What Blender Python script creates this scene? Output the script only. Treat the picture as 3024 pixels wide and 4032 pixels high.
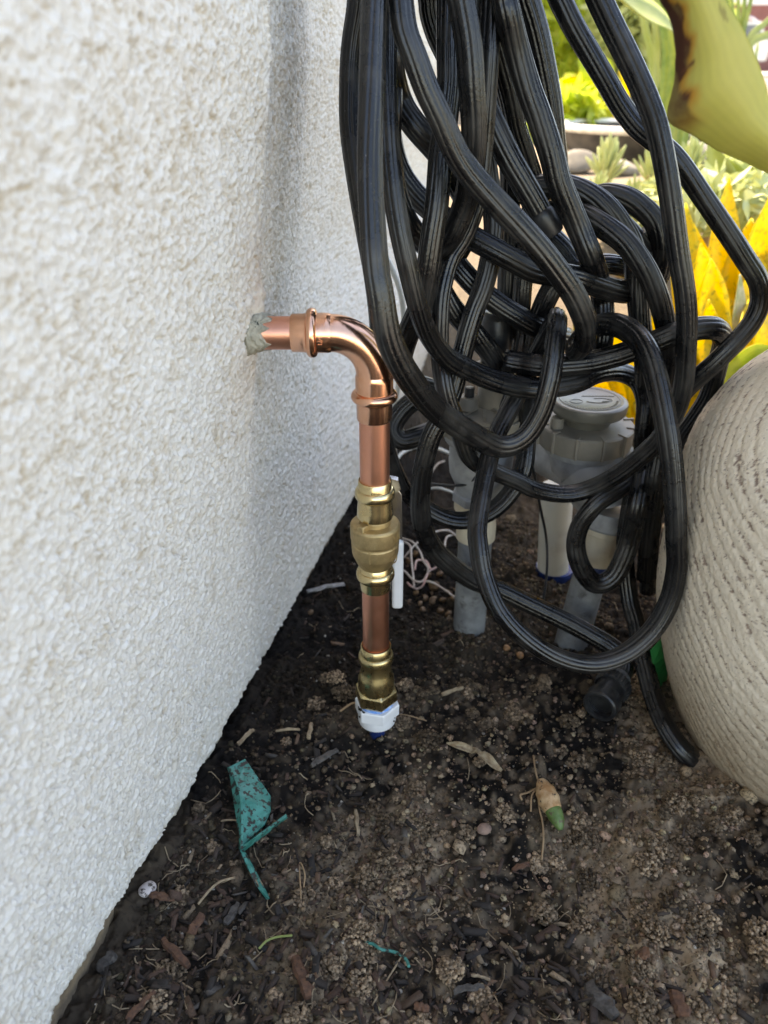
import bpy, math, random
import numpy as np
from mathutils import Vector, Matrix

random.seed(7)
rng = np.random.default_rng(7)
R = math.radians
for o in list(bpy.data.objects):
    bpy.data.objects.remove(o)
sc = bpy.context.scene
col = sc.collection

# ------------------------------------------------------------ camera
FPX, CX, CY, TH, CH = 3008.0, 1512.0, 2016.0, R(30.0), 0.51
cam_d = bpy.data.cameras.new('camera')
cam = bpy.data.objects.new('camera', cam_d)
col.objects.link(cam)
cam.location = (0, 0, CH)
cam.rotation_euler = (R(90) - TH, 0, 0)
cam_d.sensor_fit = 'VERTICAL'
cam_d.sensor_height = 36.0
cam_d.lens = FPX / 4032.0 * 36.0
cam_d.clip_start = 0.02
cam_d.clip_end = 500
cam_d.dof.use_dof = True
cam_d.dof.focus_distance = 0.545
cam_d.dof.aperture_fstop = 7.5
sc.camera = cam

# ------------------------------------------------------------ sky, sun, exposure
SUN_AZ = math.atan2(-0.30, 0.95)          # clockwise from +Y
SUN_EL = R(52)
world = bpy.data.worlds.new('World')
sc.world = world
world.use_nodes = True
wn = world.node_tree.nodes
wn.clear()
w_out = wn.new('ShaderNodeOutputWorld')
w_bg = wn.new('ShaderNodeBackground')
w_sky = wn.new('ShaderNodeTexSky')
w_sky.sky_type = 'NISHITA'
w_sky.sun_disc = False
w_sky.sun_elevation = SUN_EL
w_sky.sun_rotation = SUN_AZ
w_sky.air_density = 1.0
w_sky.dust_density = 1.0
w_sky.ozone_density = 1.0
w_bg.inputs['Strength'].default_value = 0.15
world.node_tree.links.new(w_sky.outputs[0], w_bg.inputs[0])
world.node_tree.links.new(w_bg.outputs[0], w_out.inputs[0])
sun_d = bpy.data.lights.new('sun', 'SUN')
sun_d.energy = 4.0
sun_d.angle = R(0.5)
sun_d.color = (1.0, 0.95, 0.87)
sun = bpy.data.objects.new('sun', sun_d)
col.objects.link(sun)
sdir = Vector((math.sin(SUN_AZ) * math.cos(SUN_EL), math.cos(SUN_AZ) * math.cos(SUN_EL), math.sin(SUN_EL)))
sun.rotation_euler = sdir.to_track_quat('Z', 'Y').to_euler()
sun.location = (-2, 4, 6)
vs = sc.view_settings
vs.view_transform = 'Standard'
vs.look = 'None'
vs.gamma = 1.0
vs.use_curve_mapping = False
vs.exposure = 2.33
vs.use_white_balance = True
vs.white_balance_temperature = 8400
vs.white_balance_tint = 14

# ------------------------------------------------------------ picture geometry -> place
def ray(x, y):
    u = (x - CX) / FPX
    v = (y - CY) / FPX
    return Vector((u, math.cos(TH) - v * math.sin(TH), -math.sin(TH) - v * math.cos(TH)))
def pt(x, y, Y):
    d = ray(x, y)
    t = Y / d.y
    return Vector((d.x * t, Y, CH + d.z * t))
def gp(x, y, z=0.0):
    d = ray(x, y)
    t = (z - CH) / d.z
    return Vector((d.x * t, d.y * t, z))
def pxm(y, Y):                       # metres for one photo pixel at plane Y, row y
    return Y / ray(CX, y).y / FPX

# ------------------------------------------------------------ noise
_T = [rng.random((256, 256)) for _ in range(8)]
def vn(x, y, k=0):
    x = np.asarray(x, float); y = np.asarray(y, float)
    xi = np.floor(x).astype(int); yi = np.floor(y).astype(int)
    fx = x - xi; fy = y - yi
    fx = fx * fx * fx * (fx * (fx * 6 - 15) + 10)
    fy = fy * fy * fy * (fy * (fy * 6 - 15) + 10)
    T = _T[k % 8]
    a = T[yi & 255, xi & 255]; b = T[yi & 255, (xi + 1) & 255]
    c = T[(yi + 1) & 255, xi & 255]; d = T[(yi + 1) & 255, (xi + 1) & 255]
    return (a * (1 - fx) + b * fx) * (1 - fy) + (c * (1 - fx) + d * fx) * fy
def fbm(x, y, octv=4, k=0):
    s = 0; a = 0.5
    for i in range(octv):
        s = s + a * vn(x * 2 ** i + 17.3 * i, y * 2 ** i + 5.7 * i, k + i)
        a *= 0.5
    return s
def sst(a, b, x):
    t = np.clip((np.asarray(x, float) - a) / (b - a), 0, 1)
    return t * t * (3 - 2 * t)

# ------------------------------------------------------------ materials
MATS = {}
def mat(name, c, rough=0.6, metal=0.0, c2=None, scale=60.0, lo=0.4, hi=0.62, bump=0.0, bscale=None,
        detail=4.0, spec=0.5, attr=None, trans=0.0, coat=0.0, c3=None, scale3=15.0, lo3=0.55, hi3=0.7, rough2=None, stretch=None):
    if name in MATS:
        return MATS[name]
    m = bpy.data.materials.new(name)
    m.use_nodes = True
    nt = m.node_tree
    n = nt.nodes
    L = nt.links.new
    b = n['Principled BSDF']
    out = n['Material Output']
    b.inputs['Roughness'].default_value = rough
    b.inputs['Metallic'].default_value = metal
    b.inputs['Specular IOR Level'].default_value = spec
    if coat:
        b.inputs['Coat Weight'].default_value = coat
        b.inputs['Coat Roughness'].default_value = 0.15
    tc = n.new('ShaderNodeTexCoord')
    vec = tc.outputs['Object']
    if stretch:
        mp = n.new('ShaderNodeMapping')
        mp.inputs['Scale'].default_value = stretch
        L(vec, mp.inputs[0]); vec = mp.outputs[0]
    def ramp(sc_, lo_, hi_, off=0.0):
        tx = n.new('ShaderNodeTexNoise')
        tx.inputs['Scale'].default_value = sc_
        tx.inputs['Detail'].default_value = detail
        tx.inputs['Roughness'].default_value = 0.6
        ad = n.new('ShaderNodeVectorMath'); ad.operation = 'ADD'
        ad.inputs[1].default_value = (off, off * 0.7, -off)
        L(vec, ad.inputs[0]); L(ad.outputs[0], tx.inputs['Vector'])
        mr = n.new('ShaderNodeMapRange')
        mr.inputs['From Min'].default_value = lo_
        mr.inputs['From Max'].default_value = hi_
        L(tx.outputs['Fac'], mr.inputs['Value'])
        return mr.outputs[0]
    def mixc(f, a, bb):
        mx = n.new('ShaderNodeMix'); mx.data_type = 'RGBA'
        L(f, mx.inputs['Factor'])
        for s, v in ((mx.inputs[6], a), (mx.inputs[7], bb)):
            if isinstance(v, tuple):
                s.default_value = (*v, 1)
            else:
                L(v, s)
        return mx.outputs[2]
    cs = c
    if attr:
        at = n.new('ShaderNodeVertexColor'); at.layer_name = attr
        cs = at.outputs['Color']
    if c2 is not None:
        f = ramp(scale, lo, hi)
        cs = mixc(f, cs, c2)
        if rough2 is not None:
            mr = n.new('ShaderNodeMapRange')
            mr.inputs['To Min'].default_value = rough; mr.inputs['To Max'].default_value = rough2
            L(f, mr.inputs['Value']); L(mr.outputs[0], b.inputs['Roughness'])
    if c3 is not None:
        cs = mixc(ramp(scale3, lo3, hi3, 3.1), cs, c3)
    if isinstance(cs, tuple):
        b.inputs['Base Color'].default_value = (*cs, 1)
    else:
        L(cs, b.inputs['Base Color'])
    if bump:
        tx = n.new('ShaderNodeTexNoise')
        tx.inputs['Scale'].default_value = bscale or scale * 2
        tx.inputs['Detail'].default_value = 5
        L(vec, tx.inputs['Vector'])
        bp = n.new('ShaderNodeBump')
        bp.inputs['Strength'].default_value = bump
        bp.inputs['Distance'].default_value = 0.001
        L(tx.outputs['Fac'], bp.inputs['Height'])
        L(bp.outputs[0], b.inputs['Normal'])
    if trans:
        tr = n.new('ShaderNodeBsdfTranslucent')
        if isinstance(cs, tuple):
            tr.inputs['Color'].default_value = (*cs, 1)
        else:
            L(cs, tr.inputs['Color'])
        ms = n.new('ShaderNodeMixShader')
        ms.inputs[0].default_value = trans
        L(b.outputs[0], ms.inputs[1]); L(tr.outputs[0], ms.inputs[2])
        L(ms.outputs[0], out.inputs[0])
    MATS[name] = m
    return m

M_stucco = mat('stucco_paint', (0.78, 0.75, 0.69), 0.75, attr='dirt', c2=(0.70, 0.66, 0.59), scale=35, lo=0.55, hi=0.85, bump=0.6, bscale=1100, spec=0.3)
M_found = mat('foundation_concrete', (0.24, 0.175, 0.11), 0.9, c2=(0.13, 0.095, 0.065), scale=90, bump=0.6, bscale=400)
M_plainwall = mat('far_wall_paint', (0.74, 0.68, 0.55), 0.85, c2=(0.68, 0.62, 0.50), scale=3, bump=0.2, bscale=300)
M_roof = mat('roof_board', (0.45, 0.40, 0.33), 0.8, c2=(0.36, 0.31, 0.25), scale=5)
M_soil = mat('garden_soil', (0.012, 0.010, 0.008), 0.95, attr='col', c2=(0.020, 0.015, 0.012), scale=260, lo=0.52, hi=0.75, bump=1.0, bscale=1400, spec=0.2)
M_clod = mat('soil_crumb', (0.05, 0.04, 0.03), 0.95, attr='col', c2=(0.035, 0.026, 0.019), scale=500, lo=0.45, hi=0.7, bump=1.0, bscale=1800, spec=0.15)
M_chip = mat('mulch_chip', (0.08, 0.05, 0.03), 0.85, attr='col', bump=0.6, bscale=1500, c2=(0.03, 0.02, 0.014), scale=600, lo=0.5, hi=0.8)
M_hose = mat('black_hose_vinyl', (0.0045, 0.0045, 0.005), 0.27, c2=(0.036, 0.034, 0.031), scale=30, lo=0.48, hi=0.70, bump=0.3, bscale=420, rough2=0.46, spec=0.6, c3=(0.16, 0.14, 0.12), scale3=420, lo3=0.69, hi3=0.75)
M_blackpl = mat('black_plastic', (0.012, 0.012, 0.013), 0.38, c2=(0.03, 0.03, 0.03), scale=120, bump=0.1)
M_cuP = mat('brushed_copper', (0.90, 0.42, 0.28), 0.31, 1.0, c2=(0.80, 0.37, 0.26), scale=55, bump=0.10, bscale=900, rough2=0.40, lo=0.35, hi=0.75)
M_cuF = mat('polished_copper', (0.93, 0.51, 0.34), 0.18, 1.0, c2=(0.84, 0.42, 0.25), scale=70, lo=0.45, hi=0.8, rough2=0.25, bump=0.06, bscale=300)
M_brass = mat('polished_brass', (0.84, 0.68, 0.38), 0.20, 1.0, c2=(0.74, 0.57, 0.30), scale=60, bump=0.07, bscale=400, rough2=0.28)
M_brassC = mat('cast_brass', (0.60, 0.45, 0.24), 0.5, 1.0, c2=(0.50, 0.37, 0.19), scale=150, bump=0.5, bscale=1600)
M_brassD = mat('dull_brass', (0.74, 0.60, 0.32), 0.24, 1.0, c2=(0.60, 0.47, 0.24), scale=120, bump=0.08, rough2=0.36)
M_white = mat('white_pvc', (0.80, 0.81, 0.82), 0.35, c2=(0.70, 0.70, 0.71), scale=80, lo=0.5, hi=0.9)
M_lever = mat('white_vinyl_lever', (0.80, 0.81, 0.81), 0.4, c2=(0.73, 0.74, 0.74), scale=40)
M_blue = mat('blue_primer', (0.012, 0.045, 0.20), 0.4, c2=(0.01, 0.025, 0.10), scale=150)
M_tape = mat('blue_pipe_dope', (0.10, 0.30, 0.72), 0.5, c2=(0.45, 0.6, 0.85), scale=300)
M_steel = mat('zinc_steel', (0.72, 0.72, 0.72), 0.22, 1.0)
M_mortar = mat('grey_mortar', (0.40, 0.375, 0.30), 0.9, c2=(0.28, 0.26, 0.20), scale=160, bump=0.8, bscale=500, c3=(0.03, 0.04, 0.03), scale3=130, lo3=0.64, hi3=0.7)
M_patch = mat('wall_patch', (0.52, 0.43, 0.36), 0.9, c2=(0.66, 0.60, 0.52), scale=120, bump=0.8, bscale=500)
M_tanpl = mat('taupe_plastic', (0.27, 0.24, 0.19), 0.5, c2=(0.23, 0.205, 0.165), scale=60, bump=0.1, bscale=700)
M_cap = mat('olive_grey_plastic', (0.185, 0.172, 0.138), 0.32, c2=(0.13, 0.122, 0.098), scale=50, bump=0.05)
M_greypl = mat('grey_pvc', (0.40, 0.40, 0.395), 0.45, c2=(0.25, 0.25, 0.245), scale=40, bump=0.1, c3=(0.42, 0.42, 0.40), scale3=60, lo3=0.6, hi3=0.8)
M_greypipe = mat('grey_conduit', (0.25, 0.26, 0.26), 0.5, c2=(0.15, 0.155, 0.16), scale=45, bump=0.2, c3=(0.05, 0.045, 0.04), scale3=80, lo3=0.58, hi3=0.75)
M_cream = mat('cream_pvc', (0.66, 0.57, 0.42), 0.45, c2=(0.52, 0.42, 0.29), scale=60, lo=0.5, hi=0.8, bump=0.05)
M_ivory = mat('aged_white_pvc', (0.64, 0.61, 0.52), 0.45, c2=(0.50, 0.46, 0.38), scale=40, lo=0.5, hi=0.8)
M_wire = mat('aged_white_wire', (0.55, 0.50, 0.44), 0.5, c2=(0.42, 0.33, 0.28), scale=90)
M_wirep = mat('pink_wire', (0.50, 0.28, 0.24), 0.5, c2=(0.55, 0.42, 0.38), scale=90)
M_cable = mat('white_cable', (0.62, 0.62, 0.58), 0.5, c2=(0.5, 0.5, 0.46), scale=50)
M_teal = mat('teal_plastic', (0.012, 0.17, 0.135), 0.5, c2=(0.05, 0.26, 0.22), scale=120, c3=(0.022, 0.018, 0.014), scale3=240, lo3=0.52, hi3=0.58, bump=0.15)
M_green = mat('green_plastic', (0.01, 0.22, 0.055), 0.35, c2=(0.01, 0.16, 0.04), scale=90)
M_pot = mat('weathered_pot_glaze', (0.6, 0.55, 0.47), 0.8, attr='col', bump=0.8, bscale=330, c2=(0.30, 0.215, 0.17), scale=520, lo=0.62, hi=0.72, spec=0.3, detail=6)
M_dryleaf = mat('dry_leaf', (0.42, 0.33, 0.21), 0.8, c2=(0.24, 0.16, 0.09), scale=140, bump=0.4, trans=0.1)
M_stick = mat('pale_stick', (0.36, 0.27, 0.17), 0.8, c2=(0.22, 0.15, 0.09), scale=200, bump=0.4)
M_bark = mat('bark_chip_red', (0.16, 0.075, 0.04), 0.85, c2=(0.09, 0.045, 0.028), scale=260, bump=0.8, bscale=900)
M_barkg = mat('bark_chip_grey', (0.10, 0.085, 0.072), 0.85, c2=(0.05, 0.042, 0.036), scale=260, bump=0.8, bscale=900)
M_stone = mat('pale_stone', (0.60, 0.53, 0.49), 0.85, c2=(0.09, 0.07, 0.055), scale=230, lo=0.55, hi=0.62, bump=0.6)
M_pinkst = mat('pink_brown_stone', (0.30, 0.19, 0.14), 0.85, c2=(0.2, 0.13, 0.1), scale=150, bump=0.5)
M_nut = mat('brown_snail_shell', (0.17, 0.095, 0.04), 0.4, c2=(0.09, 0.05, 0.025), scale=160, bump=0.2)
M_bulb = mat('bulb_skin', (0.34, 0.17, 0.065), 0.6, c2=(0.50, 0.34, 0.19), scale=110, bump=0.4, c3=(0.03, 0.022, 0.016), scale3=220, lo3=0.60, hi3=0.66)
M_bulbg = mat('bulb_green_tip', (0.07, 0.135, 0.028), 0.5, c2=(0.12, 0.19, 0.06), scale=150, c3=(0.10, 0.075, 0.04), scale3=200, lo3=.55, hi3=.62, bump=.4)
M_root = mat('root_fibre', (0.34, 0.22, 0.12), 0.8)
M_agave = mat('agave_leaf', (0.235, 0.27, 0.055), 0.5, c2=(0.72, 0.66, 0.22), scale=30, lo=0.45, hi=0.9, bump=0.15, bscale=500, trans=0.45, attr='col')
M_yellow = mat('yellow_leaf', (0.80, 0.60, 0.015), 0.45, c2=(0.78, 0.66, 0.04), scale=40, trans=0.5, c3=(0.46, 0.42, 0.03), scale3=170, lo3=0.53, hi3=0.64)
M_pale = mat('pale_green_leaf', (0.36, 0.42, 0.13), 0.5, c2=(0.42, 0.46, 0.17), scale=30, trans=0.35)
M_strap = mat('strap_leaf', (0.24, 0.33, 0.08), 0.45, c2=(0.40, 0.45, 0.12), scale=25, trans=0.4)
M_lime = mat('lime_leaf', (0.34, 0.46, 0.035), 0.45, c2=(0.55, 0.58, 0.06), scale=20, trans=0.5)
M_succ = mat('finger_leaf', (0.44, 0.50, 0.27), 0.5, c2=(0.55, 0.56, 0.20), scale=60, trans=0.15)
M_stem = mat('dry_stem', (0.36, 0.24, 0.12), 0.8, c2=(0.25, 0.15, 0.08), scale=120)
M_bowlw = mat('white_rim', (0.80, 0.80, 0.78), 0.5, c2=(0.6, 0.6, 0.58), scale=30)
M_bowlb = mat('black_bowl', (0.03, 0.03, 0.032), 0.6, c2=(0.09, 0.085, 0.08), scale=12)
M_rock = mat('grey_rock', (0.24, 0.22, 0.19), 0.9, c2=(0.14, 0.13, 0.115), scale=14, bump=0.8, bscale=80)
M_sand = mat('sandy_ground', (0.36, 0.29, 0.21), 0.95, c2=(0.27, 0.21, 0.15), scale=9, bump=0.7, bscale=160)
M_red = mat('maroon_siding', (0.24, 0.085, 0.07), 0.7, c2=(0.21, 0.075, 0.06), scale=3)
M_trim = mat('white_trim', (0.78, 0.77, 0.74), 0.6)
M_carw = mat('car_paint_cream', (0.62, 0.60, 0.55), 0.3, coat=0.6)
M_glass = mat('dark_window', (0.06, 0.075, 0.10), 0.12)
M_tyre = mat('tyre_rubber', (0.02, 0.02, 0.02), 0.8)
M_drive = mat('pale_concrete', (0.46, 0.43, 0.39), 0.9, c2=(0.40, 0.375, 0.34), scale=2)

# ------------------------------------------------------------ mesh helpers
def tag(o, label=None, cat=None, group=None, kind=None):
    if label: o['label'] = label
    if cat: o['category'] = cat
    if group: o['group'] = group
    if kind: o['kind'] = kind
    return o
def empty(name, loc=(0, 0, 0)):
    o = bpy.data.objects.new(name, None)
    o.empty_display_size = 0.02
    o.location = loc
    col.objects.link(o)
    return o
def link_mesh(name, me, m, parent=None, sharp=35, smooth=True):
    me.materials.append(m)
    if smooth:
        me.polygons.foreach_set('use_smooth', np.ones(len(me.polygons), bool))
        if sharp:
            me.set_sharp_from_angle(angle=R(sharp))
    o = bpy.data.objects.new(name, me)
    col.objects.link(o)
    if parent is not None:
        o.parent = parent
        pl = Vector((0, 0, 0)); q = parent
        while q is not None:
            pl += q.location; q = q.parent
        o.location = -pl
    return o
def mk(name, v, f, m, parent=None, sharp=35, smooth=True):
    me = bpy.data.meshes.new(name)
    me.from_pydata([tuple(p) for p in v], [], f)
    me.update()
    return link_mesh(name, me, m, parent, sharp, smooth)
def grid_mesh(name, P, m, parent=None, colr=None, attr='col', sharp=0, flip=False):
    ny, nx = P.shape[:2]
    me = bpy.data.meshes.new(name)
    nf = (ny - 1) * (nx - 1)
    me.vertices.add(ny * nx)
    me.vertices.foreach_set('co', P.reshape(-1).astype(np.float32))
    i = np.arange(ny * nx).reshape(ny, nx)
    q = np.stack([i[:-1, :-1], i[:-1, 1:], i[1:, 1:], i[1:, :-1]], -1).reshape(-1, 4)
    if flip: q = q[:, ::-1]
    me.loops.add(nf * 4)
    me.loops.foreach_set('vertex_index', np.ascontiguousarray(q).reshape(-1).astype(np.int32))
    me.polygons.add(nf)
    me.polygons.foreach_set('loop_start', (np.arange(nf) * 4).astype(np.int32))
    me.update(calc_edges=True)
    if colr is not None:
        a = me.color_attributes.new(attr, 'FLOAT_COLOR', 'POINT')
        c = np.ones((ny * nx, 4), np.float32); c[:, :3] = colr.reshape(-1, 3)
        a.data.foreach_set('color', c.reshape(-1))
    return link_mesh(name, me, m, parent, sharp)
def tri_mesh(name, V, F, m, parent=None, colr=None, smooth=True, sharp=0):
    me = bpy.data.meshes.new(name)
    k = F.shape[1]
    me.vertices.add(len(V)); me.vertices.foreach_set('co', V.reshape(-1).astype(np.float32))
    me.loops.add(len(F) * k); me.loops.foreach_set('vertex_index', F.reshape(-1).astype(np.int32))
    me.polygons.add(len(F)); me.polygons.foreach_set('loop_start', (np.arange(len(F)) * k).astype(np.int32))
    me.update(calc_edges=True)
    if colr is not None:
        a = me.color_attributes.new('col', 'FLOAT_COLOR', 'POINT')
        c = np.ones((len(V), 4), np.float32); c[:, :3] = colr
        a.data.foreach_set('color', c.reshape(-1))
    return link_mesh(name, me, m, parent, sharp, smooth)

class MB:
    def __init__(s): s.v = []; s.f = []
    def add(s, v, f):
        b = len(s.v); s.v += [Vector(p) for p in v]; s.f += [[b + i for i in q] for q in f]
    def lathe(s, prof, origin=(0, 0, 0), axis=(0, 0, 1), n=48, cap=True, sx=None, rot=0.0):
        """prof: (radius, distance along axis)"""
        ax = Vector(axis).normalized()
        a = ax.orthogonal().normalized() if sx is None else Vector(sx)
        a = (a - ax * a.dot(ax)).normalized()
        b = ax.cross(a)
        o = Vector(origin); v = []; f = []
        for r, z in prof:
            for i in range(n):
                t = 2 * math.pi * i / n + rot
                v.append(o + ax * z + (a * math.cos(t) + b * math.sin(t)) * r)
        for j in range(len(prof) - 1):
            for i in range(n):
                k = (i + 1) % n
                f.append([j * n + i, j * n + k, (j + 1) * n + k, (j + 1) * n + i])
        if cap:
            f.append(list(range(n))[::-1]); f.append([(len(prof) - 1) * n + i for i in range(n)])
        if len(prof) > 1 and prof[-1][1] < prof[0][1]:
            f = [q[::-1] for q in f]
        s.add(v, f); return s
    def tube(s, P, r, n=12, cap=True, rib=0, amp=0.0, flat=1.0, twist=0.0):
        P = [Vector(p) for p in P]
        T = [(P[min(i + 1, len(P) - 1)] - P[max(i - 1, 0)]).normalized() for i in range(len(P))]
        N = T[0].orthogonal().normalized(); v = []; f = []
        for i, p in enumerate(P):
            N = (N - T[i] * N.dot(T[i])).normalized()
            B = T[i].cross(N)
            rr = r[i] if hasattr(r, '__len__') else r
            tw = twist * i / max(1, len(P) - 1)
            for k in range(n):
                t = 2 * math.pi * k / n
                q = rr * (1 + (amp * (math.cos(rib * t) if amp < 0.048 else (1 - 2 * max(0.0, -math.cos(rib * t)) ** 2)) if rib else 0))
                x, y = q * math.cos(t), q * math.sin(t) * flat
                ct, st = math.cos(tw), math.sin(tw)
                v.append(p + N * (x * ct - y * st) + B * (x * st + y * ct))
        for j in range(len(P) - 1):
            for k in range(n):
                l = (k + 1) % n
                f.append([j * n + k, j * n + l, (j + 1) * n + l, (j + 1) * n + k])
        if cap:
            f.append(list(range(n))[::-1]); f.append([(len(P) - 1) * n + k for k in range(n)])
        s.add(v, f); return s
    def box(s, lo, hi, M=None):
        v = [Vector((x, y, z)) for z in (lo[2], hi[2]) for y in (lo[1], hi[1]) for x in (lo[0], hi[0])]
        if M is not None: v = [M @ p for p in v]
        s.add(v, [[0, 2, 3, 1], [4, 5, 7, 6], [0, 1, 5, 4], [2, 6, 7, 3], [0, 4, 6, 2], [1, 3, 7, 5]]); return s
    def plate(s, poly, thick):
        """closed outline of 3D points, given thickness vector"""
        n = len(poly); t = Vector(thick)
        v = [Vector(p) for p in poly] + [Vector(p) + t for p in poly]
        f = [list(range(n))[::-1], list(range(n, 2 * n))] + [[i, (i + 1) % n, n + (i + 1) % n, n + i] for i in range(n)]
        s.add(v, f); return s
    def build(s, name, m, parent=None, sharp=35, smooth=True):
        return mk(name, s.v, s.f, m, parent, sharp, smooth)

def bevel(o, w, seg=2):
    md = o.modifiers.new('bevel', 'BEVEL'); md.width = w; md.segments = seg; md.limit_method = 'ANGLE'; md.angle_limit = R(35)
    return o
def crom(P, n):
    """centripetal-ish Catmull-Rom through rows of P, about n samples in all"""
    P = np.asarray(P, float)
    Q = np.vstack([2 * P[0] - P[1], P, 2 * P[-1] - P[-2]])
    L = np.linalg.norm(np.diff(P[:, :3], axis=0), axis=1)
    tot = L.sum(); out = []
    for i in range(len(P) - 1):
        k = max(2, int(round(n * L[i] / tot)))
        t = np.linspace(0, 1, k, endpoint=False)[:, None]
        p0, p1, p2, p3 = Q[i], Q[i + 1], Q[i + 2], Q[i + 3]
        out.append(0.5 * (2 * p1 + (p2 - p0) * t + (2 * p0 - 5 * p1 + 4 * p2 - p3) * t ** 2 + (3 * p1 - p0 - 3 * p2 + p3) * t ** 3))
    out.append(P[-1:])
    return np.vstack(out)
def text_mb(mb, s, size, place, depth=0.0004):
    """letters as raised strokes, placed by place(x, y, h) -> point"""
    cu = bpy.data.curves.new('t', 'FONT'); cu.body = s; cu.size = size; cu.align_x = 'CENTER'; cu.align_y = 'CENTER'
    cu.extrude = depth; cu.resolution_u = 3
    ob = bpy.data.objects.new('t', cu); col.objects.link(ob)
    me = bpy.data.meshes.new_from_object(ob.evaluated_get(bpy.context.evaluated_depsgraph_get()))
    mb.add([place(*p.co) for p in me.vertices], [list(p.vertices) for p in me.polygons])
    bpy.data.objects.remove(ob); bpy.data.curves.remove(cu); bpy.data.meshes.remove(me)

# ============================================================ SETTING
# ------------------------------------------------------------ terrain
def zter(x, y):
    x = np.asarray(x, float); y = np.asarray(y, float)
    s = sst(1.15, 2.1, y + 0.35 * np.clip(x, -1, 1))
    return 0.30 * s + 0.14 * sst(2.2, 8, y)
def wallX(Y, z):
    Y = np.asarray(Y, float); z = np.asarray(z, float)
    lean = 0.134 * np.clip(z - 0.02, 0, 0.5)
    step = (0.034 * np.clip((Y - 0.50) / 0.25, 0, 1) + 0.008 * sst(0.495, 0.54, Y) + 0.036 * sst(0.60, 0.98, Y + 0.10 * (z - 0.3))) * sst(0.06, 0.36, z)
    hump = 0.003 * np.exp(-((Y - 0.485) / 0.035) ** 2 - ((z - 0.365) / 0.03) ** 2)
    return -0.1352 + 0.236 * (Y - 0.485) + lean - step + hump

def lines(*segs):
    out = [segs[0][0]]
    for a, b, st in segs:
        k = max(1, int(round((b - a) / st)))
        out += list(np.linspace(a, b, k + 1)[1:])
    return np.array(out)

gx = lines((-6, -0.5, 0.5), (-0.5, -0.33, 0.02), (-0.33, 0.36, 0.0016), (0.36, 0.9, 0.008), (0.9, 3, 0.06), (3, 40, 1.5))
gy = lines((-3, 0.0, 0.3), (0.0, 0.2, 0.003), (0.2, 0.72, 0.0016), (0.72, 1.0, 0.003), (1.0, 1.7, 0.01), (1.7, 5, 0.05), (5, 60, 1.5))
X, Y = np.meshgrid(gx, gy)
def soil_h(X, Y):
    near = 1 - sst(1.0, 1.6, Y)
    dip = -0.002 * np.exp(-((X + 0.004) ** 2 + (Y - 0.475) ** 2) / 0.022 ** 2)
    h = 0.026 * (fbm(X * 9, Y * 9, 3, 1) - 0.44)
    c = fbm(X * 48 + 3, Y * 48, 2, 3)
    h = h + 0.022 * np.clip(c - 0.36, 0, 1)
    lump = vn(X * 105 + 9, Y * 105, 2)
    h = h + 0.0110 * np.clip(lump - 0.5, 0, 1) * sst(0.3, 0.5, c)
    h = h + 0.0048 * (vn(X * 230, Y * 230, 4) - 0.5) + 0.0028 * (vn(X * 430, Y * 430, 5) - 0.5)
    return h * (0.25 + 0.75 * near) + dip
H = soil_h(X, Y)
Zt = zter(X, Y)
H[Y > 1.7] = 0.02 * (fbm(X[Y > 1.7] * 3, Y[Y > 1.7] * 3, 3, 1) - 0.45)
P = np.stack([X, Y, Zt + H], -1)
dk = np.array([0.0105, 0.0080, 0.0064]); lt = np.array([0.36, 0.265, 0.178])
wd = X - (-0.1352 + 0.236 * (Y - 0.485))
big_ = np.clip(0.20 + 0.75 * sst(0.03, 0.22, wd) - 0.75 * sst(0.47, 0.60, Y), 0.06, 1)  # last term paints the deep shade under the hoses into the soil colour
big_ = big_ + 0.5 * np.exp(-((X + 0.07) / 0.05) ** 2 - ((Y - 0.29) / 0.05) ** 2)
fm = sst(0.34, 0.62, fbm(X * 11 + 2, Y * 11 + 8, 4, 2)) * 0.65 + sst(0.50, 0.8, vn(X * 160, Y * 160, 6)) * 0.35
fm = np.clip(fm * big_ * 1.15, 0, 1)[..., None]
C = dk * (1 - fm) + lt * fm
yt = (np.exp(-((X + 0.075) / 0.045) ** 2 - ((Y - 0.28) / 0.05) ** 2) + np.exp(-((X - 0.13) / 0.05) ** 2 - ((Y - 0.36) / 0.04) ** 2))[..., None] * sst(0.35, 0.6, fbm(X * 60, Y * 60, 3, 5))[..., None]
C = C * (1 - 0.6 * yt) + np.array([0.19, 0.140, 0.085]) * 0.6 * yt
sand = (sst(1.0, 1.6, Y))[..., None]
C = C * (1 - sand) + np.array([0.23, 0.185, 0.135]) * sand
drv = sst(9, 10, Y)[..., None]
C = C * (1 - drv) + np.array([0.40, 0.38, 0.35]) * drv
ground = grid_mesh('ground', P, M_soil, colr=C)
tag(ground, kind='structure')
def gz(x, y):
    return float(zter(x, y)) + float(soil_h(np.array([x]), np.array([y]))[0])
def gsurf(x, y, lift=0.0):
    """photo pixel -> the point of the real soil surface under it"""
    z = 0.0
    for _ in range(6):
        p = gp(x, y, z)
        z = gz(p.x, p.y)
    p = gp(x, y, z + lift)
    return p

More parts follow.
